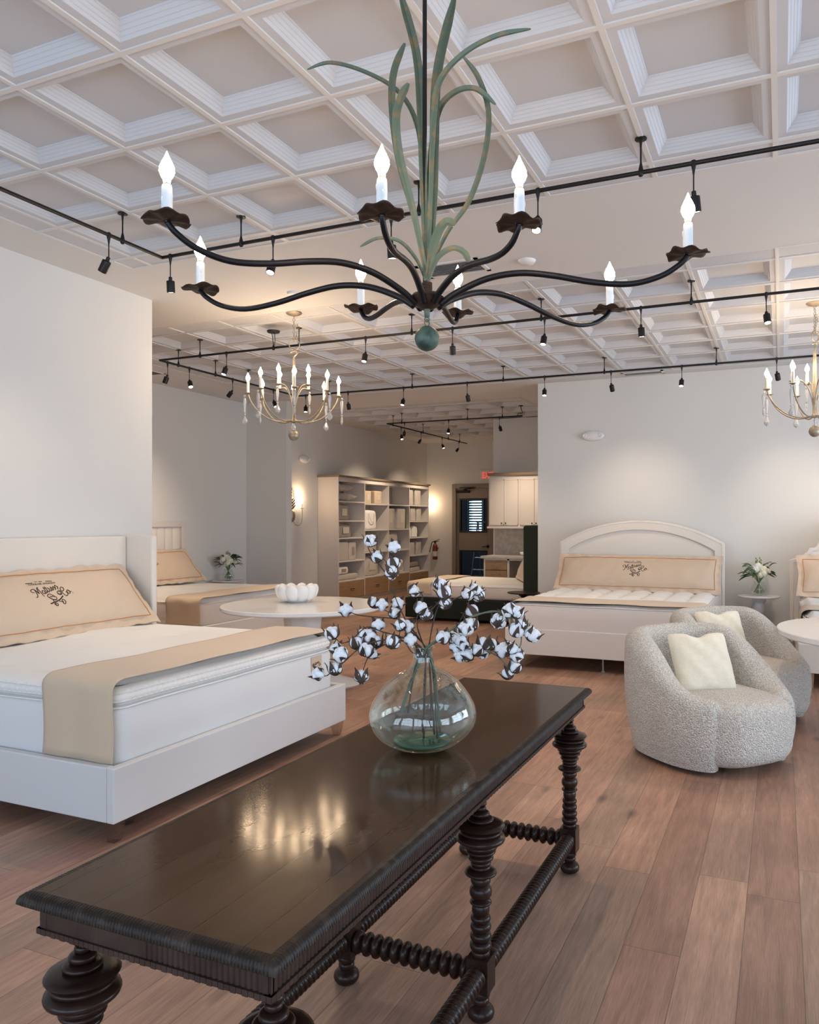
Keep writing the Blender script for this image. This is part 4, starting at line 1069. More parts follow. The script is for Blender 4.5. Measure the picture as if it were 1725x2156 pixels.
mm = MB()
for s_ in STROKES[:14]: mm.tube([(.0052, (x - 880) * .000075, -(y + .112 * (x - 185) - 700) * .000075) for x, y in s_], .0009, 4)
mm.build('printed_logo', 'ink', tg)

# ---- bed B behind the wall
LB = (-7.885, 7.56, 0)
t = thing('bed', 'pale bed with white-framed channelled headboard in the left recess', 'bed', LB)
frame_rails(t, 2.16, 1.03, .12, .37, 'oatf')
legs(t, [(2.1, -.97), (2.1, .97), (.3, -.97), (.3, .97)], .12, 'oak', .03, .022)
hb = MB()
hb.box(0, .07, -1.04, -.95, .08, 1.514).box(0, .07, .95, 1.04, .08, 1.514).box(0, .07, -.95, .95, 1.43, 1.514)
hb.build('headboard_frame', 'cab', t, bevel=.006)
cn = MB(); NCH = 13
def chf(u, v):
    y = -.95 + 1.9 * u; ph = (u * NCH) % 1
    return (.035 + .028 * (sin(PI * ph)) ** .5 * min(1, (1 - v) * 12 + .2), y, .10 + 1.33 * v)
cn.grid(chf, NCH * 10, 16); cn.build('channelled_panel', 'oatf', t, smooth=50)
mattress('ivory mattress on the bed in the left recess', LB, 0, .08, 2.105, .975, .30, .605, .66, 'plain', 'msidew')
throw('beige cotton throw hanging down the near side of the recess bed', LB, 0, 1.62, 2.10, .978, .66, .375, .45)
pillow('long beige printed pillow on the recess bed, cut off by the wall corner', basis((-7.38, 7.56, .685), 0, math.radians(43)), 1.96, .60, .075, .06, (.06, .30, .30))

# ---- bed C, arched headboard
LC = (-1.635, 9.86, 0); RC = -PI / 2
t = thing('bed', 'oatmeal bed with a tall arched headboard against the back wall', 'bed', LC, RC)
frame_rails(t, 2.30, 1.0, .141, .405, 'oatf')
legs(t, [(2.25, -.90), (2.25, .90), (.3, -.9), (.3, .9)], .141, 'oak', .032, .024)
MB().tube([(2.2, 0, 0), (2.2, 0, .16)], .009, 8).lathe([(.001, 0), (.02, 0), (.02, .01), (.001, .01)], 10, (2.2, 0, 0)).build('centre_support', 'alum', t)
def arch(hw, zs_, zt_, zb, n=28):
    R = ((zt_ - zs_) ** 2 + hw * hw) / (2 * (zt_ - zs_)); zc = zt_ - R; a0 = math.asin(hw / R)
    return [(-hw, zb), (hw, zb)] + [(R * sin(a0 - 2 * a0 * k / n), zc + R * cos(a0 - 2 * a0 * k / n)) for k in range(n + 1)]
def band(mb, o_, i_, x0, x1):
    n = len(o_); vs = [(x, y, z) for x in (x0, x1) for P__ in (o_, i_) for y, z in P__]
    fs = []
    for k in range(n):
        k2 = (k + 1) % n
        if k == 0: continue
        fs += [(2 * n + k, 2 * n + k2, 3 * n + k2, 3 * n + k), (k, n + k, n + k2, k2), (k, k2, 2 * n + k2, 2 * n + k), (n + k, 3 * n + k, 3 * n + k2, n + k2)]
    return mb.add(vs, fs)
A_o, A_i = arch(1.01, 1.245, 1.52, .14), arch(.895, 1.15, 1.40, .14)
band(MB(), A_o, A_i, 0, .10).build('headboard_border', 'oatf', t, smooth=40, bevel=.008)
slab(MB(), arch(.90, 1.155, 1.405, .14), .012, .075).build('headboard_panel', 'oatf', t, smooth=30, bevel=.01)
pp = [(.101, y, z) for y, z in arch(.985, 1.23, 1.50, .16)]
MB().tube(pp[1:] + [pp[0]], .004, 5).build('piping', 'pipe', t, smooth=180)
mattress('deep tufted mattress on the bed with the arched headboard', LC, RC, .10, 2.25, .955, .33, .645, .665, 'domes', 'msidew')
throw('beige cotton throw across the foot of the arched-headboard bed', LC, RC, 1.74, 2.235, .958, .672, .42, .42)
pillow('long beige printed pillow against the arched headboard', basis((-1.62, 9.30, .665), -PI / 2, math.radians(38)), 1.98, .54, .11, .055, (.01, .265, .30))

# ---- bed D, scalloped headboard at the right edge
LD = (1.14, 9.86, 0)
t = thing('bed', 'cream bed with scalloped headboard, cut by the right edge', 'bed', LD, RC)
frame_rails(t, 2.24, 1.0, .141, .40, 'oatf')
legs(t, [(2.19, -.90), (2.19, .90), (.3, -.9), (.3, .9)], .141, 'oak', .032, .024)
half = [(1.05, .10), (1.05, 1.06), (1.0, 1.075), (.93, 1.10), (.87, 1.15), (.84, 1.20), (.78, 1.205), (.76, 1.24), (.72, 1.33), (.64, 1.42), (.52, 1.49), (.36, 1.54), (.18, 1.565)]
sc_o = [(y, z) for y, z in half] + [(0, 1.57)] + [(-y, z) for y, z in reversed(half)]
slab(MB(), sc_o, 0, .09).build('headboard', 'oatf', t, smooth=30, bevel=.01)
tp = [(.094, y * .965, .10 + (z - .10) * .975) for y, z in sc_o]
MB().tube(tp, .004, 5).build('piping', 'pipe', t, smooth=180)
mattress('cream mattress on the bed with the scalloped headboard', LD, RC, .09, 2.19, .955, .33, .625, .675, 'plain', 'msidew')
throw('beige throw on the bed with the scalloped headboard', LD, RC, 1.5, 2.0, .958, .675, .42, .42)
pillow('long beige pillow against the scalloped headboard, right edge', basis((1.14, 9.34, .675), -PI / 2, math.radians(34)), 1.98, .54, .085, .055)

# ---- bed E, bottle green, seen side on in the far bay
LE = (-3.10, 11.42, 0)
t = thing('bed', 'dark bottle-green velvet bed seen side-on beyond the arched bed', 'bed', LE, PI)
MB().box(.02, 2.22, -.83, .83, .04, .345).build('base', 'greenf', t, bevel=.015)
MB().box(.01, .20, -.87, .87, .04, 1.45).build('headboard', 'green', t, bevel=.055)
for s in (-1, 1): MB().box(.01, .30, min(s * .83, s * .90), max(s * .83, s * .90), .04, 1.452).build('headboard_wing', 'green', t, bevel=.034)
mattress('pale mattress on the dark green bed', LE, PI, .21, 2.21, .80, .345, .535, .575, 'plain', 'msidew')
throw('taupe throw over the foot end of the dark green bed', LE, PI, 1.78, 2.19, .803, .575, .36, .40)
pillow('small tan pillow with grey back on the dark green bed', basis((-3.66, 11.25, .60), PI + .45, math.radians(30)), 1.30, .50, .08, .04, back='pilg', pip=None)

# ================================================================ SWIVEL CHAIRS
def armchair():
    t = thing('armchair', 'x', 'armchair')
    a_, b_, ex = .49, .475, 2.5
    def foot(phi, k=1.0):
        c, s = cos(phi), sin(phi); r = (abs(c / a_) ** ex + abs(s / b_) ** ex) ** (-1 / ex)
        return Vector((r * c * k, r * s * k, 0))
    PH = math.radians(146); NU = 90; TH_ = .178
    def hgt(q):   # q: 0 at the back .. 1 at arm front
        return .80 - .345 * smst((q - .32) / .62) ** 1.1
    PRO = 26
    def f(u, v):
        phi0 = (2 * u - 1) * PH; q = abs(2 * u - 1)
        endk = math.sqrt(max(0.0, 1 - max(0, (q - .955) / .045) ** 2)) if q > .955 else 1
        phi = PI + phi0; p = foot(phi); n_ = p.normalized()
        h = hgt(q); th = TH_ * (.35 + .65 * endk); hh = .03 + (h - .03) * (.93 + .07 * endk)
        w = v * PRO
        R_ = th / 2
        if w <= 8:      # outer side going up, swelling outwards
            z = .03 + (hh - R_ - .03) * w / 8; zz = w / 8
            off = -.055 * (1 - zz) ** 2.2 + .012 * sin(PI * zz)
        elif w <= 18:   # rolled top
            al = PI * (w - 8) / 10; z = hh - R_ + R_ * sin(al); off = -R_ + R_ * cos(al)
        else:
            z = (hh - R_) - (hh - R_ - .15) * (w - 18) / 8; off = -th
        mid = p - n_ * TH_ / 2
        return mid + n_ * (off + TH_ / 2 if endk == 1 else (off + th / 2)) + Vector((0, 0, z))
    sh = MB(); sh.grid(f, NU, PRO)
    # close the two arm fronts
    m0 = len(sh.v)
    sh.f.append(tuple(range(PRO, -1, -1))); sh.f.append(tuple(NU * (PRO + 1) + k for k in range(PRO + 1)))
    sh.build('shell', 'bouc', t, smooth=60, sub=1)
    st = MB()
    def sf(u, v):   # seat block: rounded front following the drum
        al = 2 * PI * u; be = -PI / 2 + PI * v
        ce, se = cos(be), sin(be)
        def pw(x, e): return math.copysign(abs(x) ** e, x)
        x = .075 + .44 * pw(ce, .42) * pw(cos(al), .62); y = .36 * pw(ce, .42) * pw(sin(al), .5)
        z = .235 + .205 * pw(se, .40)
        if x > .2: x += -.05 * (abs(y) / .36) ** 2.2
        k = 1 - .10 * max(0, (.2 - z) / .2) ** 2
        return (x * k, y * k, z + .012 * (1 - (y / .34) ** 2) * (z > .3))
    st.grid(sf, 64, 32, closeu=True); st.build('seat', 'bouc', t, smooth=180)
    MB().lathe([(.001, 0), (.24, 0), (.24, .025), (.05, .03), (.05, .07), (.001, .07)], 32).build('swivel_base', 'dkmetal', t, smooth=40)
    return t
c1 = armchair(); c1.location = (-.44, 5.20, 0); c1.rotation_euler = (0, 0, math.radians(-42))
c1['label'] = 'ivory boucle barrel armchair nearer the camera, right of the carved table'
dup(c1, (-.31, 6.42, 0), math.radians(-42), 'ivory boucle barrel armchair behind the first one, tucked beside the white table')
def cushion(label, M_, W_=.44, th=.075):
    t = thing('throw_pillow', label, 'cushion'); t.matrix_basis = M_
    def f(sgn):
        def g(p, q):
            s, r = 2 * p - 1, 2 * q - 1
            T_ = th * ((1 - abs(s) ** 3) * (1 - abs(r) ** 3)) ** .5
            k = 1 - .05 * (1 - r * r) * abs(s) ** 3 - .07 * (s * r) ** 6; k2 = 1 - .05 * (1 - s * s) * abs(r) ** 3 - .07 * (s * r) ** 6
            dz = -.032 * math.exp(-(s * s) / .08) * max(0, r) ** 2
            return (s * W_ / 2 * k, W_ / 2 + r * W_ / 2 * k2 + dz, sgn * T_ + .003 * sin(s * 9 + r * 7))
        return g
    m_ = MB().grid(f(1), 36, 36); m_.grid(lambda p, q: f(-1)(1 - p, q), 36, 36)
    m_.build('cover', 'fur', t, smooth=180)
    return t
cushion('cream plush square cushion in the nearer boucle armchair', basis((-.42, 5.10, .42), math.radians(-58), math.radians(28)), .405)
cushion('cream plush square cushion in the farther boucle armchair', basis((-.385, 6.31, .455), math.radians(-58), math.radians(28)), .385)

# ================================================================ ROUND TABLES
def pedestal_table(name, label, loc, R, z, th, kind, m='stone', rz=0):
    t = thing(name, label, 'table', loc, rz)
    MB().lathe([(.001, z - th), (R - .012, z - th), (R, z - th + .01), (R, z - .006), (R - .006, z), (.001, z)], 96).build('table_top', m, t, smooth=30)
    b = MB()
    if kind == 'lobed':
        pr = [(.001, 0), (.46, 0), (.47, .015), (.44, .03), (.33, .07), (.24, .14), (.185, .25), (.165, .40), (.165, .55), (.18, z - th - .001), (.001, z - th)]
        def f(u, v):
            r, zz = pr[int(round(v * (len(pr) - 1)))]; q = 2 * PI * u
            k = 1 + .13 * cos(3 * q) * smst((r - .16) / .3) + .03 * cos(6 * q)
            return (r * k * cos(q), r * k * sin(q), zz)
        b.grid(f, 72, len(pr) - 1, closeu=True)
    elif kind == 'baluster':
        b.lathe([(.001, 0), (.15, 0), (.15, .03), (.11, .05), (.06, .07), (.05, .12), (.085, .17), (.075, .22), (.04, .25), (.055, .27), (.09, .32), (.08, .37), (.045, .40), (.055, .42), (.075, .47), (.06, .52), (.055, .54), (.075, .56), (.075, z - th), (.001, z - th)], 28)
    elif kind == 'black':
        b.lathe([(.001, 0), (.14, 0), (.14, .02), (.05, .04), (.035, .10), (.05, .2), (.03, .3), (.045, .40), (.07, .44), (.03, .48), (.07, .51), (.08, z - th), (.001, z - th)], 24)
    else:
        b.box(-.05, .05, -.16, .16, 0, z - th)
    b.build('pedestal', m, t, smooth=50)
    return t
pedestal_table('round_table', 'large round white table with lobed pedestal behind the left bed', (-4.06, 5.98, 0), .735, .742, .042, 'lobed', rz=.4)
pedestal_table('round_table', 'large round white table at the right edge beside the armchairs', (.868, 6.03, 0), .90, .752, .045, 'lobed')
pedestal_table('side_table', 'small round white marble side table between arched and scalloped beds', (-.245, 9.88, 0), .235, .625, .024, 'baluster', 'marble')
pedestal_table('side_table', 'small round white side table beside the recess bed', (-7.62, 9.27, 0), .235, .625, .022, 'slab', 'marble')
pedestal_table('side_table', 'small round black pedestal side table between green bed and arched bed', (-3.20, 9.95, 0), .225, .55, .016, 'black', 'dkmetal')
def scallop_bowl(name, label, loc, s=1.0):
    t = thing(name, label, 'bowl', loc)
    b = MB(); b.lathe([(.001, 0), (.09 * s, 0), (.14 * s, .03 * s), (.16 * s, .07 * s), (.15 * s, .07 * s), (.12 * s, .035 * s), (.001, .02 * s)], 36)
    for k in range(10):
        a = 2 * PI * k / 10
        b.at(RZ(a) @ T(.150 * s, 0, .092 * s) @ RY(math.radians(24))).ball((0, 0, 0), .066 * s, 18, 12, (.72, 1.0, 1.25))
    b.build('bowl_body', 'bowl', t, smooth=180); return t
scallop_bowl('scalloped_bowl', 'white bubble-lobed ceramic bowl on the left round table', (-4.22, 6.12, .742), 1.0)
scallop_bowl('scalloped_bowl', 'small white scalloped bowl on the grey stone counter', (-4.19, 13.08, .898), .42)

# ================================================================ VASES OF FLOWERS
def flowers(label, vlabel, loc, seed):
    v = thing('flower_vase', vlabel, 'vase', loc)
    MB().lathe([(.001, 0), (.055, 0), (.08, .02), (.092, .06), (.09, .095), (.068, .135), (.058, .15), (.066, .165), (.063, .165), (.054, .15), (.064, .133), (.085, .094), (.087, .06), (.075, .024), (.05, .008), (.001, .008)], 32).build('body', 'vglass', v, smooth=180)
    t = thing('flower_bouquet', label, 'flowers', (loc[0], loc[1], loc[2] + .012))
    rnd = random.Random(seed); sm = MB()
    for k in range(26):
        a = rnd.uniform(0, 6.28); r0, r1 = rnd.uniform(.02, .072), rnd.uniform(.02, .13)
        sm.tube(smoothpath([(-cos(a) * r0, -sin(a) * r0, .004 + r0 * .3), (-cos(a) * r0 * .3, -sin(a) * r0 * .3, .10), (cos(a) * .02, sin(a) * .02, .16), (cos(a) * r1, sin(a) * r1, .27)], 3), .0028, 5)
    sm.build('stems', 'leafl', t, smooth=180)
    BL = [(-.05, 0, .30, .062), (.05, -.03, .29, .065), (0, .05, .32, .06), (.02, -.07, .235, .045), (-.06, -.06, .27, .05), (.09, .03, .27, .05), (-.01, -.02, .335, .055), (-.10, .04, .29, .05), (-.03, -.09, .30, .05), (.06, -.08, .25, .045), (.02, .02, .27, .06)]
    for i, (x, y, z, r) in enumerate(BL):
        b = MB(); n = 26
        for k in range(n):
            p = math.acos(1 - 2 * (k + .5) / n); q = k * 2.4
            b.at(T(x, y, z) @ RZ(q) @ RY(p)).ball((0, 0, r * .62), r * .42, 6, 5, (1, .75, .45))
        b.at(Matrix.Identity(4)).ball((x, y, z), r * .7, 10, 7)
        b.build('bloom', 'petal' if i % 2 else 'petalw', t, smooth=180)
    def leafm(p0, p1, w):
        p0, p1 = Vector(p0), Vector(p1); mid = (p0 + p1) / 2 + Vector((0, 0, .02))
        pts = smoothpath([p0, mid, p1], 4); n = len(pts) - 1
        return pts, [w * sin(PI * (.08 + .9 * i / n)) for i in range(n + 1)]
    for k in range(30):
        side = -1 if k % 2 else 1; a = rnd.uniform(-.9, .9) + (PI if side < 0 else 0) + TH
        z = rnd.uniform(.22, .34); r0 = rnd.uniform(.07, .11); r1 = rnd.uniform(.19, .26)
        pts, ws = leafm((cos(a) * r0, sin(a) * r0, z), (cos(a) * r1, sin(a) * r1, z + rnd.uniform(-.07, .05)), .019)
        MB().ribbon(pts, ws, Vector((-sin(a) * .3, cos(a) * .3, 1)), .3, .0006).build('leaf', 'leaf', t, smooth=60)
    for k in range(4):
        a = rnd.uniform(0, 6.28); x, y = .03 * cos(a), .03 * sin(a); zt_ = rnd.uniform(.38, .44)
        b = MB().tube([(x * .3, y * .3, .28), (x, y, zt_)], .002, 4)
        for q in range(5): b.ball((x + .008 * (q % 2 * 2 - 1), y, .34 + (zt_ - .34) * q / 4), .007, 5, 4, (1, 1, 1.8))
        b.build('bud_sprig', 'leafl', t, smooth=180)
    return t
flowers('ivory roses and dark leaves in the vase between the two right beds', 'round clear glass vase on the marble table between the two right beds', (-.245, 9.88, .625), 4)
flowers('ivory roses and dark leaves in the vase by the recess bed', 'round clear glass vase on the side table by the recess bed', (-7.62, 9.27, .625), 9)

# ================================================================ WALL SCONCE
t = thing('wall_sconce', 'brass pineapple wall sconce with lit candle bulbs beside the open shelving', 'wall lamp', (-7.90, 11.235, 0))
MB().at(T(.045, 0, 1.61) @ S(.8, 1, 1.5)).ball((0, 0, 0), .075, 16, 12).build('pineapple_body', 'gold', t, smooth=180)
for i in range(7):
    z = 1.72 + i * .05
    for s in (-1, -.5, 0, .5, 1):
        cx_ = .085 * cos(s * 1.4) * (1 - .07 * i)
        pts = smoothpath([(.04, 0, z), (.04 + cx_ * .5, s * .035, z + .03), (.04 + cx_, s * (.08 - .006 * i), z + .085)], 4); n = len(pts) - 1
        MB().ribbon(pts, [.012 * sin(PI * (.1 + .88 * k / n)) + .001 for k in range(n + 1)], Vector((1, 0, .1)), .3, .001).build('leaf', 'gold', t, smooth=60)
MB().tube([(.04, 0, 1.68), (.045, 0, 2.11)], [.009, .003], 6).build('crown_stem', 'gold', t, smooth=180)
for s in (-1, 1):
    MB().tube(smoothpath([(.06, s * .02, 1.58), (.07, s * .04, 1.48), (.09, s * .12, 1.435), (.10, s * .21, 1.48), (.10, s * .24, 1.60), (.10, s * .24, 1.735)], 6), .006, 8).build('arm', 'gold', t, smooth=180)
    MB().lathe([(.001, 1.730), (.035, 1.742), (.033, 1.746), (.001, 1.738)], 16, (.10, s * .24, 0)).build('drip_dish', 'gold', t, smooth=40)
    c = MB().lathe([(.012, 1.738), (.011, 1.83), (.001, 1.83)], 12, (.10, s * .24, 0)).build('candle', 'waxw', t, smooth=40)
    MB().lathe(BULB, 12, (.10, s * .24, 1.83)).build('bulb', 'bulb', c, smooth=180)
candle_light(t, (.14, .24, 1.99), 4.5)
dup(t, (-7.90, 16.50, 0), 0, 'brass pineapple wall sconce behind the shelving, glowing on the end wall')

# ================================================================ OPEN SHELVING
BY = [12.12, 13.095, 14.093, 15.055, 16.05]
bc = thing('shelving_unit', 'tall white open shelving unit with oak drawers along the far left wall', 'shelving', (-7.90, 12.12, 0))
def bl_(x0, x1, y0, y1, z0, z1): return (x0 + 7.90, x1 + 7.90, y0 - 12.12, y1 - 12.12, z0, z1)
XF = -7.45
MB().box(*bl_(-7.895, XF, 12.12, 12.145, 0, 2.33)).build('end_panel', 'cab', bc, bevel=.002)
MB().box(*bl_(-7.895, XF, 16.03, 16.055, 0, 2.33)).build('end_panel', 'cab', bc, bevel=.002)
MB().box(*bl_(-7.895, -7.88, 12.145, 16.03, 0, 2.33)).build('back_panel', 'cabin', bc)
MB().box(*bl_(-7.88, XF, 12.145, 16.03, 2.25, 2.33)).build('header', 'cab', bc)
MB().box(*bl_(-7.895, XF + .035, 12.09, 16.085, 2.33, 2.365)).build('oak_cornice', 'oakt', bc, bevel=.004)
MB().box(*bl_(-7.88, XF - .04, 12.145, 16.03, 0, .07)).build('plinth', 'cab', bc)
for y in BY[1:4]: MB().box(*bl_(-7.88, XF, y - .012, y + .012, .07, 2.25)).build('partition', 'cab', bc)
SH = [[1.878, 1.519, 1.196, .766, .398], [1.853, 1.339, .901, .415], [1.854, 1.345, .901, .408], [1.863, 1.512, 1.15, .757, .385]]
for c in range(4):
    for z in SH[c]: MB().box(*bl_(-7.88, XF - .002, BY[c] + .013 + .012 * (c == 0), BY[c + 1] - .013 - .012 * (c == 3), z - .014, z + .014)).build('shelf', 'cab', bc, bevel=.002)
    zt_ = SH[c][-1] - .018
    d = MB().box(*bl_(XF - .03, XF + .002, BY[c] + .018 + .01 * (c == 0), BY[c + 1] - .018 - .01 * (c == 3), .075, zt_)).build('drawer', 'oak', bc, bevel=.003)
    ym = (BY[c] + BY[c + 1]) / 2
    MB().box(*bl_(XF + .002, XF + .022, ym - .06, ym - .052, .235, .245)).box(*bl_(XF + .002, XF + .022, ym + .052, ym + .06, .235, .245)).box(*bl_(XF + .014, XF + .022, ym - .07, ym + .07, .235, .245)).build('handle', 'dkmetal', d)
def pack(name, label, cat, y0, y1, z, h, d=.30, m='pack', tagm=None, soft=1, handle=False, slump=0, ribbon=False, stripe=None):
    """a soft linen pack, standing on a shelf"""
    xc, yc = XF - .05 - d / 2, (y0 + y1) / 2; w = y1 - y0
    t = thing(name, label, cat, (xc, yc, z + .0145))
    b = MB(); e_ = .5 if soft else .22
    if 'pillow' in name:
        for sg in (1, -1):
            b.grid(lambda p, q, sg=sg: ((2 * p - 1) * d / 2 * (1 - .10 * (1 - abs(2 * q - 1))), (2 * q - 1) * w / 2 * (1 - .06 * (1 - abs(2 * p - 1))), h / 2 + sg * h / 2 * ((1 - abs(2 * p - 1) ** 2.5) * (1 - abs(2 * q - 1) ** 2.5)) ** .5 + .008 * sin(q * 25 + p * 9)), 20, 30)
        b.build('pack_body', m, t, smooth=60); return t
    def pw(x, e): return math.copysign(abs(x) ** e, x)
    def f(u, v):
        al = 2 * PI * u; be = -PI / 2 + PI * v
        k = 1 - .22 * soft * v * slump
        x = d / 2 * pw(cos(be), e_ * .5) * pw(cos(al), e_) * k; y = w / 2 * pw(cos(be), e_ * .5) * pw(sin(al), e_) * k
        zz = h / 2 + h / 2 * pw(sin(be), e_ * .6) + slump * -.03 * (v > .6) * (y / w)
        return (x + .006 * sin(zz * 40 + y * 30) * soft, y + .005 * sin(zz * 33) * soft, zz)
    b.grid(f, 28, 14, closeu=True)
    b.build('pack_body', m, t, smooth=60 if soft else 30)
    if tagm: MB().box(d / 2 * .98, d / 2 * .98 + .006, -w * .18, w * .18, h * .28, h * .72).build('card', tagm, t)
    if stripe: MB().box(d / 2 * .95, d / 2 + .006, w * .42, w * .5, 0, h * .98).build('ribbon', stripe, t)
    if handle: MB().tube(smoothpath([(d / 2, -w * .2, h * .82), (d / 2 + .02, -w * .16, h * .5), (d / 2 + .025, 0, h * .36), (d / 2 + .02, w * .16, h * .5), (d / 2, w * .2, h * .82)], 5), .007, 6).build('rope_handle', 'pipe', t, smooth=180)
    return t
def y_(c, a, b): w = BY[c + 1] - BY[c]; return BY[c] + w * a, BY[c] + w * b
g1 = 'linen goods on the open shelving'
pk = [
 ('wrapped_pillow', 'clear-wrapped pillow lying lowest on the top shelf, first column', 'pillow', 0, .05, .80, 0, .17, .36, 'pack', None, 1, 0, 0, None),
 ('linen_pack', 'taupe linen pack with card tag on the second shelf, first column', 'linen', 0, .06, .55, 1, .30, .30, 'packd', 'paper', 1, 0, .6, None),
 ('linen_pack', 'slumped taupe linen pack with card on the third shelf, first column', 'linen', 0, .06, .66, 2, .27, .30, 'packd', 'paper', 1, 0, 1, None),
 ('linen_pack', 'wide white linen pack on the fourth shelf, first column', 'linen', 0, .04, .48, 3, .355, .32, 'pack', None, 0, 0, 0, None),
 ('linen_pack', 'white boxed linen set with dark tie on the fourth shelf, first column', 'linen', 0, .50, .76, 3, .34, .30, 'pack', 'packd', 0, 0, 0, None),
 ('folded_quilt', 'folded pale quilt on the lowest shelf, first column', 'quilt', 0, .06, .90, 4, .11, .36, 'pack', None, 1, 0, 0, None),
 ('gift_box', 'left tan gift box on the top shelf, second column', 'box', 1, .08, .36, 0, .25, .20, 'kraft', 'paper', 0, 0, 0, None),
 ('gift_box', 'right tan gift box on the top shelf, second column', 'box', 1, .50, .80, 0, .26, .20, 'kraft', 'paper', 0, 0, 0, None),
 ('cotton_bag', 'white cotton bag with rope handle on the second shelf, second column', 'bag', 1, .08, .66, 1, .39, .30, 'matt', None, 1, 1, .8, None),
 ('linen_pack', 'white linen pack on the third shelf, second column', 'linen', 1, .08, .58, 2, .34, .28, 'pack', 'paper', 0, 0, 0, None),
 ('linen_pack', 'large clear-wrapped linen set on the lowest shelf, second column', 'linen', 1, .06, .74, 3, .40, .32, 'pack', 'paper', 1, 0, .3, None),
 ('linen_pack', 'left clear linen pack on the second shelf, third column', 'linen', 2, .06, .40, 1, .43, .26, 'pack', 'paper', 0, 0, 0, None),
 ('linen_pack', 'right clear linen pack edged by a green ribbon, third column', 'linen', 2, .54, .92, 1, .44, .26, 'pack', 'paper', 0, 0, 0, None),
 ('linen_pack', 'clear-wrapped linen pack on the third shelf, third column', 'linen', 2, .06, .60, 2, .38, .28, 'pack', None, 1, 0, .3, None),
 ('cotton_bag', 'white cotton bag with card on the lowest shelf, third column', 'bag', 2, .44, .90, 3, .28, .26, 'matt', 'paper', 1, 0, 1, None),
 ('linen_pack', 'left tall pack on the top shelf, last column', 'linen', 3, .04, .30, 0, .335, .24, 'pack', None, 0, 0, 0, None),
 ('linen_pack', 'right tall pack on the top shelf, last column', 'linen', 3, .40, .70, 0, .335, .24, 'pack', None, 0, 0, 0, None),
 ('linen_pack', 'left tall pack on the second shelf, last column', 'linen', 3, .16, .42, 1, .29, .24, 'pack', None, 0, 0, 0, None),
 ('linen_pack', 'right tall pack on the second shelf, last column', 'linen', 3, .48, .72, 1, .29, .24, 'pack', None, 0, 0, 0, None),
 ('cotton_bag', 'left small white bag on the third shelf, last column', 'bag', 3, .04, .24, 2, .24, .22, 'matt', None, 1, 0, 1, None),
 ('cotton_bag', 'right small white bag on the third shelf, last column', 'bag', 3, .28, .58, 2, .25, .22, 'matt', None, 1, 0, 1, None),
 ('linen_pack', 'left boxed pack on the fourth shelf, last column', 'linen', 3, .12, .38, 3, .29, .24, 'pack', None, 0, 0, 0, None),
 ('linen_pack', 'right boxed pack on the fourth shelf, last column', 'linen', 3, .46, .72, 3, .31, .24, 'pack', None, 0, 0, 0, None),
 ('folded_quilt', 'folded linen lying on the lowest shelf, last column', 'quilt', 3, .12, .70, 4, .10, .26, 'pack', None, 1, 0, 0, None),
]
for nm, lab, cat, c, a, b, si, h, d, m_, tg_, soft, hd, sl, st_ in pk:
    y0, y1 = y_(c, a, b)
    o = pack(nm, lab, cat, y0, y1, SH[c][si], h, d, m_, tg_, soft, hd, sl, stripe='grn' if 'green ribbon' in lab else None); o['group'] = g1
y0, y1 = y_(0, .04, .66); o = pack('wrapped_pillow', 'clear-wrapped pillow lying uppermost on the top shelf, first column', 'pillow', y0, y1, SH[0][0] + .172, .17, .34, 'pack'); o['group'] = g1
y0, y1 = y_(0, .06, .50); o = pack('rolled_blanket', 'rolled white blanket with brown band on the folded quilt, first column', 'blanket', y0, y1, SH[0][4] + .112, .14, .28, 'matt', 'packd'); o['group'] = g1
y0, y1 = y_(3, .10, .60); o = pack('folded_quilt', 'taupe folded linen on top of the pale one, lowest shelf, last column', 'quilt', y0, y1, SH[3][4] + .102, .12, .24, 'packd'); o['group'] = g1

# ================================================================ CABINETS
uc = thing('wall_cabinet', 'white wall cabinet with shaker doors above the stone counter', 'cabinet', (-4.863, 13.39, 0))
def ub(x0, x1, y0, y1, z0, z1): return (x0 + 4.863, x1 + 4.863, y0 - 13.39, y1 - 13.39, z0, z1)
MB().box(*ub(-4.863, -3.09, 13.07, 13.389, 1.42, 2.335)).build('body', 'cab', uc, bevel=.002)
MB().box(*ub(-4.89, -3.09, 13.035, 13.389, 1.385, 1.42)).build('light_rail', 'cab', uc, bevel=.003)
MB().box(*ub(-4.885, -3.09, 13.03, 13.389, 2.335, 2.385)).build('oak_cornice', 'oakt', uc, bevel=.004)
dx = [(-4.835, -4.572), (-4.566, -4.304), (-4.268, -4.005), (-3.999, -3.737), (-3.70, -3.44), (-3.434, -3.17)]
for i, (a, b) in enumerate(dx):
    d = MB().box(*ub(a, b, 13.05, 13.069, 1.445, 2.262)).build('door', 'cab', uc, bevel=.002)
    MB().box(*ub(a, a + .012, 13.046, 13.05, 1.445, 2.262)).box(*ub(b - .012, b, 13.046, 13.05, 1.445, 2.262)).box(*ub(a, b, 13.046, 13.05, 2.250, 2.262)).box(*ub(a, b, 13.046, 13.05, 1.445, 1.457)).build('door_frame', 'cab', d)
    kx = (b - .035) if i % 2 == 0 else (a + .035)
    MB().at(T(kx + 4.863, 13.046 - 13.39, 1.478) @ RX(PI / 2)).lathe([(.001, 0), (.005, 0), (.005, .012), (.013, .018), (.013, .024), (.001, .027)], 12).build('knob', 'dkmetal', d, smooth=40)
bs = thing('base_cabinet', 'low white cabinet with two oak drawers and an open bay', 'cabinet', (-4.85, 13.38, 0))
def bb_(x0, x1, y0, y1, z0, z1): return (x0 + 4.85, x1 + 4.85, y0 - 13.38, y1 - 13.38, z0, z1)
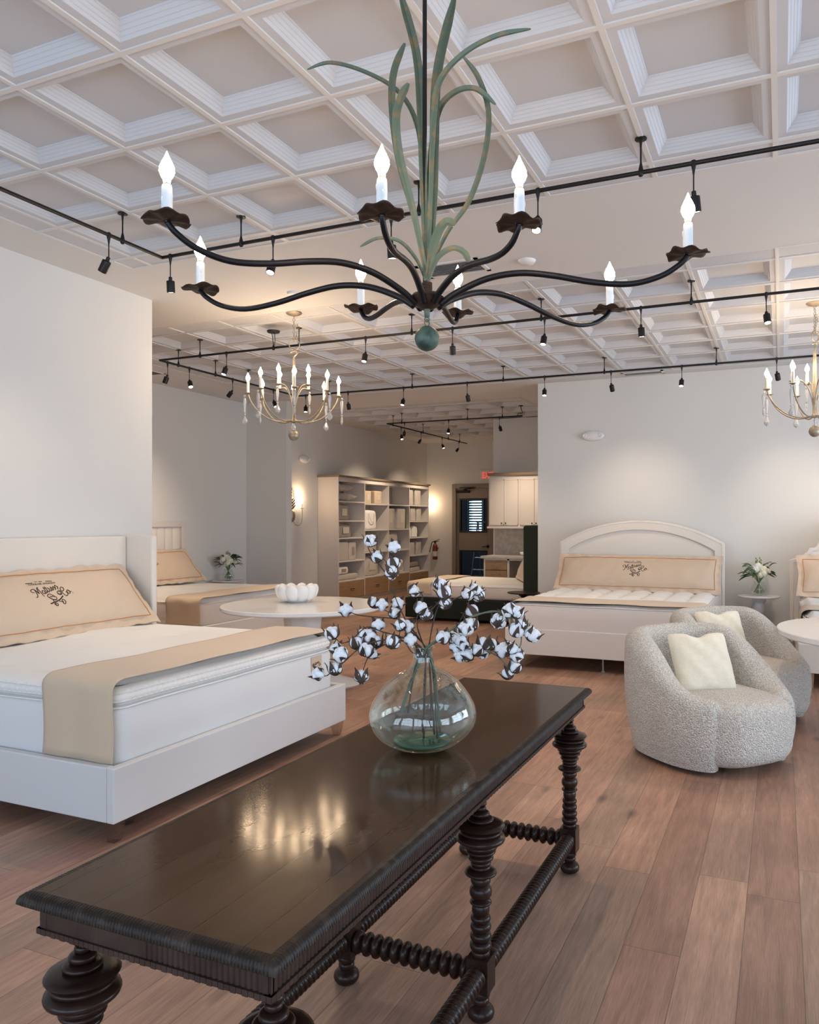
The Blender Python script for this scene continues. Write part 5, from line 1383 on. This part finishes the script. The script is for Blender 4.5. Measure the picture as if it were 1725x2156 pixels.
MB().box(*bb_(-4.85, -4.82, 12.77, 13.379, 0, .854)).box(*bb_(-4.41, -4.37, 12.77, 13.379, 0, .854)).box(*bb_(-3.30, -3.26, 12.77, 13.379, 0, .854)).box(*bb_(-4.82, -4.41, 12.79, 13.379, .0, .44)).box(*bb_(-4.82, -3.3, 12.77, 12.80, .825, .854)).box(*bb_(-4.37, -3.3, 13.36, 13.379, 0, .825)).build('body', 'cab', bs)
for z0, z1 in ((.655, .82), (.46, .645)):
    d = MB().box(*bb_(-4.815, -4.415, 12.765, 12.785, z0, z1)).build('drawer', 'oak', bs, bevel=.003)
    zz = z1 - .065
    MB().box(*bb_(-4.69, -4.54, 12.735, 12.745, zz, zz + .01)).box(*bb_(-4.685, -4.677, 12.74, 12.765, zz, zz + .01)).box(*bb_(-4.553, -4.545, 12.74, 12.765, zz, zz + .01)).build('handle', 'gold', d)
tag(MB().box(-4.905, -3.22, 12.74, 13.388, .855, .897).build('stone_counter', 'quartz', bevel=.004), 'pale grey stone counter on the oak-drawer cabinet', 'counter')
tag(MB().box(-4.86, -2.94, 13.370, 13.3895, .8975, 1.384).build('backsplash', 'quartz'), 'grey stone backsplash under the wall cabinet', 'backsplash')

# ================================================================ LIGHT
def area(name, loc, rot, sx, sy, power, col):
    l = bpy.data.lights.new(name, 'AREA'); l.shape = 'RECTANGLE'; l.size = sx; l.size_y = sy; l.energy = power; l.color = col
    o = bpy.data.objects.new(name, l); COL.objects.link(o); o.location = loc; o.rotation_euler = rot
for a, b in WX:   # daylight standing in each shop window
    area('window_daylight', ((a + b) / 2, YB - .16, 1.65), (PI / 2, 0, 0), b - a, 2.4, 57 * (b - a) / 1.7, (.66, .82, 1.0))
for a, b in WR:
    area('window_daylight', (XR + .16, (a + b) / 2, 1.65), (PI / 2, 0, PI / 2), b - a, 2.4, 75 if a < 1 else (115 if a < 4 else 190), (.74, .87, 1.0))
area('window_daylight', (-7.88, 20.32, 1.85), (-PI / 2, 0, 0), .36, 1.3, 40, (.55, .82, 1.0))
w = bpy.data.worlds.new('daylight'); sc.world = w; w.use_nodes = True
w.node_tree.nodes['Background'].inputs[0].default_value = (.62, .78, 1, 1); w.node_tree.nodes['Background'].inputs[1].default_value = 1.2

# ================================================================ CAMERA AND RENDER LOOK
cam = bpy.data.cameras.new('camera'); co = bpy.data.objects.new('camera', cam); COL.objects.link(co)
co.location = (0, 0, 1.5); co.rotation_euler = (PI / 2, 0, TH)
cam.sensor_fit = 'HORIZONTAL'; cam.sensor_width = 36; cam.lens = 1617.8 / 1725 * 36
cam.shift_x = -81.8 / 1725; cam.shift_y = 21.1 / 1725; cam.clip_start = .05; cam.clip_end = 80
sc.camera = co
vs = sc.view_settings; vs.view_transform = 'Standard'; vs.look = 'None'; vs.gamma = 1; vs.exposure = -0.12
sc.cycles.use_denoising = True
sc.cycles.max_bounces = 10; sc.cycles.diffuse_bounces = 5; sc.cycles.glossy_bounces = 4; sc.cycles.transmission_bounces = 10; sc.cycles.transparent_max_bounces = 8
sc.cycles.sample_clamp_indirect = 6; sc.cycles.caustics_reflective = False; sc.cycles.caustics_refractive = False
